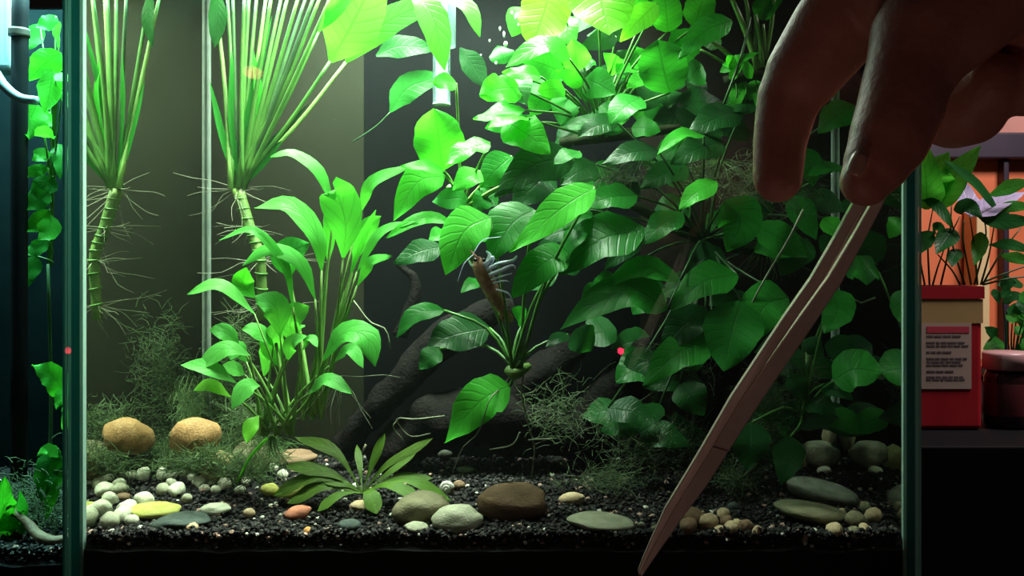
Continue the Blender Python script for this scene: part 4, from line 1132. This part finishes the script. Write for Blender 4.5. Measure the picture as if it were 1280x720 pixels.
for a, m_, b in [((1166, 262), (1160, 300), (1162, 356)), ((1190, 250), (1186, 310), (1176, 356)), ((1205, 275), (1204, 300), (1214, 356)), ((1212, 268), (1218, 310), (1222, 356)), ((1244, 275), (1236, 320), (1226, 356)), ((1276, 285), (1250, 318), (1228, 356)), ((1150, 320), (1152, 335), (1156, 356)), ((1172, 318), (1190, 338), (1200, 356)), ((1200, 270), (1190, 300), (1206, 356)), ((1290, 330), (1256, 342), (1226, 354)), ((1230, 270), (1232, 300), (1218, 356)), ((1180, 312), (1172, 335), (1166, 356)), ((1296, 345), (1262, 348), (1228, 356))]:
    tube('stem', [P(*b, dH), P(*m_, dH - .004), P(*a, dH - .002)], [.0011, .0009, .0006], M['stalkdark'], hp, 5, 8)
# lit cream board behind the plant
bk = box('book', wx(1206), wx(1222), .88, .935, TZ + .0004, wz(262), solid('cream_spine', (.75, .55, .25), (.82, .62, .3), 20, .5), bevel=.002)
props(bk, 'cream-yellow book standing upright against the orange wall', 'book')
# bushy plant right behind the jar
bp_ = thing('leafy_plant', 'low leafy green plant behind the pink-lidded jar', 'plant', P(1262, 470, .98))
for k in range(30):
    x = rng.uniform(1236, 1310); y = rng.uniform(352, 436); an = rng.uniform(0, 6.28); L = rng.uniform(16, 34)
    o, b, c = leaf(bp_, [(x, y), (x + math.cos(an) * L, y + math.sin(an) * L * .6)], .96 + rng.uniform(-.02, .03), rng.uniform(5, 10), rng.choice([HL, HDK, HDK]), 'ovate', tilt=rng.uniform(10, 50), dd=-.01, rng=rng)
    if k % 2 == 0: tube('stem', [P(1262 + rng.uniform(-12, 12), 470, .98), (P(1262, 470, .98) + b) / 2, b], [.0012, .0007], M['stalkdark'], bp_, 5, 6)
pz = P(1262, 470, .98)
pot = thing('plant_pot', 'dark plant pot hidden behind the pink-lidded jar', 'pot', (pz.x, pz.y, TZ + .0004))
lathe('pot_body', [(.001, 0), (.022, 0), (.028, pz.z - TZ - .004), (.030, pz.z - TZ - .004), (.030, pz.z - TZ), (.026, pz.z - TZ), (.026, pz.z - TZ - .003), (.001, pz.z - TZ - .003)], Vector((pz.x, pz.y, TZ + .0004)), M['black'], pot)
jc = P(1270, 0, .86); jb = Vector((jc.x, jc.y + .02, TZ + .0004))
jar = thing('jar', 'dark glass jar with a pale pink lid beside the red tin', 'jar', jb)
zj = P(0, 462, .87).z - jb.z
lathe('jar_body', [(.001, 0), (.019, 0), (.021, .003), (.021, zj - .008), (.018, zj), (.001, zj)], jb, solid('dark_jar', (.018, .006, .006), (.03, .01, .01), 30, .12), jar, 24)
lathe('lid', [(.001, zj + .016), (.0215, zj + .016), (.0225, zj + .014), (.0225, zj), (.001, zj)], jb, solid('pink_lid', (.42, .24, .22), (.5, .3, .28), 30, .4), jar, 24)
lathe('jar_label', [(.0212, .012), (.0214, .013), (.0214, zj - .014), (.0212, zj - .013)], jb, solid('dark_red_label', (.06, .008, .01), (.08, .01, .012), 30, .4), jar, 24)

# ------------------------------------------------------------------ the neighbouring aquarium at the left
NX0, NX1, NY0, NY1 = -0.80, -0.372, 0.05, 0.25
na = thing('aquarium', 'neighbouring aquarium lit blue-green at the far left', 'aquarium', ((NX0 + NX1) / 2, NY0, ZB))
box('bottom_pane', NX0, NX1, NY0, NY1, ZB - .006, ZB, M['clear'], na)
box('front_pane', NX0, NX1, NY0, NY0 + .005, ZB, ZT, M['clear'], na)
box('back_pane', NX0, NX1, NY1 - .005, NY1, ZB, ZT, M['clear'], na)
box('side_pane', NX1 - .005, NX1, NY0 + .005, NY1 - .005, ZB, ZT, M['clear'], na)
box('side_pane', NX0, NX0 + .005, NY0 + .005, NY1 - .005, ZB, ZT, M['clear'], na)
box('background_sheet', NX0, NX1, NY1 + .0005, NY1 + .002, ZB, ZT, solid('blue_sheet', (.0025, .006, .008), (.005, .010, .012), 20, .8, 0.0, .03), na)
gz2 = lambda x, y: -0.205 + .1 * max(0, y - .055)
gravel('gravel', NX0 + .006, NX1 - .0055, NY0 + .0055, NY1 - .0055, ZB + .0003, gz2, 5000, 'dark gravel bed in the neighbouring aquarium', seed=9)
ft = thing('filter_pipe', 'black filter pipe standing upright in the neighbouring aquarium', 'pipe', P(24, 520, .74))
tube('pipe', [P(24, 600, .74), P(24, 200, .74), P(26, -60, .74)], [.0062, .0062], solid('black_plastic', (.008, .011, .015), (.012, .016, .02), 40, .5, 0.0, .15), ft, 16, 6)
tube('pipe_collar', [P(24, 46, .74), P(24, 36, .74)], [.0078, .0078], solid('grey_collar', (.05, .05, .05), (.07, .07, .06), 40, .4), ft, 16, 4)
wh = solid('white_plastic', (.30, .46, .52), (.38, .54, .6), 30, .3)
hs = tube('air_hose', [P(-30, 60, .725), P(-8, 88, .722), P(6, 108, .72), P(24, 122, .72), P(46, 126, .72)], [.0042, .0038, .0036, .0036], wh, None, 10, 20)
props(hs, 'curved white hose crossing the black filter pipe', 'hose')
hb = box('filter_box', P(-40, 0, .75).x, P(13, 0, .75).x, .148, .175, P(0, 88, .75).z, P(0, -60, .75).z, wh, None, .004)
props(hb, 'pale blue-white filter box at the surface of the neighbouring aquarium', 'filter')
nl = thing('submerged_plant', 'bright green leaves beside the black filter pipe', 'plant', P(60, 330, .76))
NG = M['anubias_young']
rng = random.Random(71)
for pts, hw, mt, d in [([(76, 66), (56, 80), (36, 100)], 14, NG, .74), ([(74, 46), (66, 38)], 6, NG, .74), ([(66, 90), (62, 115), (56, 142)], 10, NG, .735), ([(46, 130), (38, 150), (36, 174)], 12, NG, .75), ([(56, 172), (60, 156)], 6, NG, .74), ([(70, 92), (80, 98), (90, 102)], 5, NG, .73), ([(78, 112), (86, 128), (90, 138)], 4, NG, .73), ([(60, 210), (44, 214), (28, 222)], 7, NG, .75), ([(62, 240), (46, 252), (26, 262)], 10, AN, .75), ([(62, 262), (44, 280), (26, 290)], 9, NG, .75), ([(46, 320), (36, 340), (30, 362)], 9, AN, .76), ([(50, 30), (40, 50), (32, 62)], 8, AN, .77), ([(56, 185), (50, 196), (40, 200)], 7, NG, .75), ([(66, 220), (52, 236), (34, 244)], 11, AN, .755), ([(64, 270), (60, 290), (48, 300)], 9, NG, .75), ([(62, 140), (50, 152), (40, 160)], 11, NG, .755), ([(70, 20), (58, 30), (44, 34)], 8, AN, .76), ([(60, 300), (44, 312), (30, 318)], 8, AN, .76), ([(72, 180), (78, 200), (74, 224)], 8, AN, .76)]:
    o, b, c = leaf(nl, pts, d, hw * 1.25, mt, 'ovate', tilt=25, dd=-.01, rng=rng, wave=.1)
    tube('stalk', [P(60, 335, .765), P(66, (b.z * -FPX / .75 + VY + 335) / 2, .765), b], [.0009, .0007], M['stalk'], nl, 5, 6)
tube('stem', [P(60, 640, .76), P(64, 500, .765), P(60, 330, .76)], [.0016, .0012], M['stalkdark'], nl, 6, 8)
for lab, node, lv in (('wavy bright leaf plant leaning on the glass of the neighbouring aquarium', (78, 600, .70), [([(84, 500), (66, 470), (40, 456)], 12, NG), ([(84, 486), (76, 496), (70, 512)], 7, NG), ([(76, 570), (60, 562), (46, 570)], 6, NG), ([(72, 560), (58, 590), (52, 628)], 13, AN), ([(76, 580), (66, 610), (58, 650)], 9, NG), ([(80, 540), (82, 520), (78, 500)], 4, NG)]),
                      ('teal-green crinkled plant at the bottom of the neighbouring aquarium', (14, 672, .69), [([(14, 660), (4, 630), (6, 596)], 9, NG), ([(16, 664), (28, 640), (24, 612)], 7, AN), ([(10, 668), (-6, 650), (-14, 640)], 9, NG), ([(20, 670), (30, 660), (40, 652)], 7, AN), ([(12, 676), (2, 690), (-4, 694)], 8, AN), ([(22, 676), (30, 684), (36, 690)], 7, AN), ([(12, 670), (12, 650), (18, 632)], 8, NG)])):
    t_ = thing('submerged_plant', lab, 'plant', P(*node))
    for pts, hw, mt in lv:
        o, b, c = leaf(t_, pts, node[2] - .004, hw, mt, 'ovate', tilt=25, dd=-.012, rng=rng, wave=.16)
        tube('stalk', [P(*node), (P(*node) + b) / 2 + Vector((.001, 0, .002)), b], [.0011, .0008], M['stalk'], t_, 5, 6)
rw = wood('root_wood', '', [(98, 664, .672), (72, 676, .668), (48, 670, .668), (32, 652, .674), (8, 630, .685)], [.0035, .0042, .0038, .003, .002], 4, M['rootwood'], .25)
props(rw, 'pale curved wooden root at the bottom of the neighbouring aquarium', 'root')
rng = random.Random(81); parts = []
for k in range(1500):
    p = P(rng.gauss(42, 30), rng.gauss(640, 24), .68 + rng.uniform(0, .09)); p.z = max(p.z, gz2(0, p.y))
    p.x = min(p.x, NX1 - .012)
    dv = Vector((rng.uniform(-1, 1), rng.uniform(-.5, .5), rng.uniform(-.3, 1))) * .009
    parts.append(tube_data([p, p + dv * .6, p + dv + Vector((0, 0, -.002))], [.0005, .0002], 3, 4, cap=False))
props(joined('moss', parts, M['mossdark']), 'moss tangle around the pale root in the neighbouring aquarium', 'moss', kind='stuff')

# ------------------------------------------------------------------ small lamps of the room behind the viewer, seen as reflections in the front pane
def bulb(name, label, cat, px, py, rpx, mat, squash=1.0):
    dd = 2 * D0
    p = Vector(((px - VX) * dd / FPX, -D0 - .02, (VY - py) * dd / FPX))
    me = stone_mesh(name, 1, 2, .03); o = link(name, me, mat)
    o.location = p; r = rpx * dd / FPX; o.scale = (r, r * .6, r * squash)
    return props(o, label, cat)
bulb('room_bulb', 'warm glowing room bulb mirrored in the glass as a pink-orange spot', 'lamp', 311, 88, 11, glow('bulb_glow', (1.0, .32, .22), 14), .7)
bulb('indicator_light', 'tiny red indicator light mirrored in the glass as a red dot', 'lamp', 776, 440, 4.5, glow('led_glow', (1.0, .02, .08), 40))
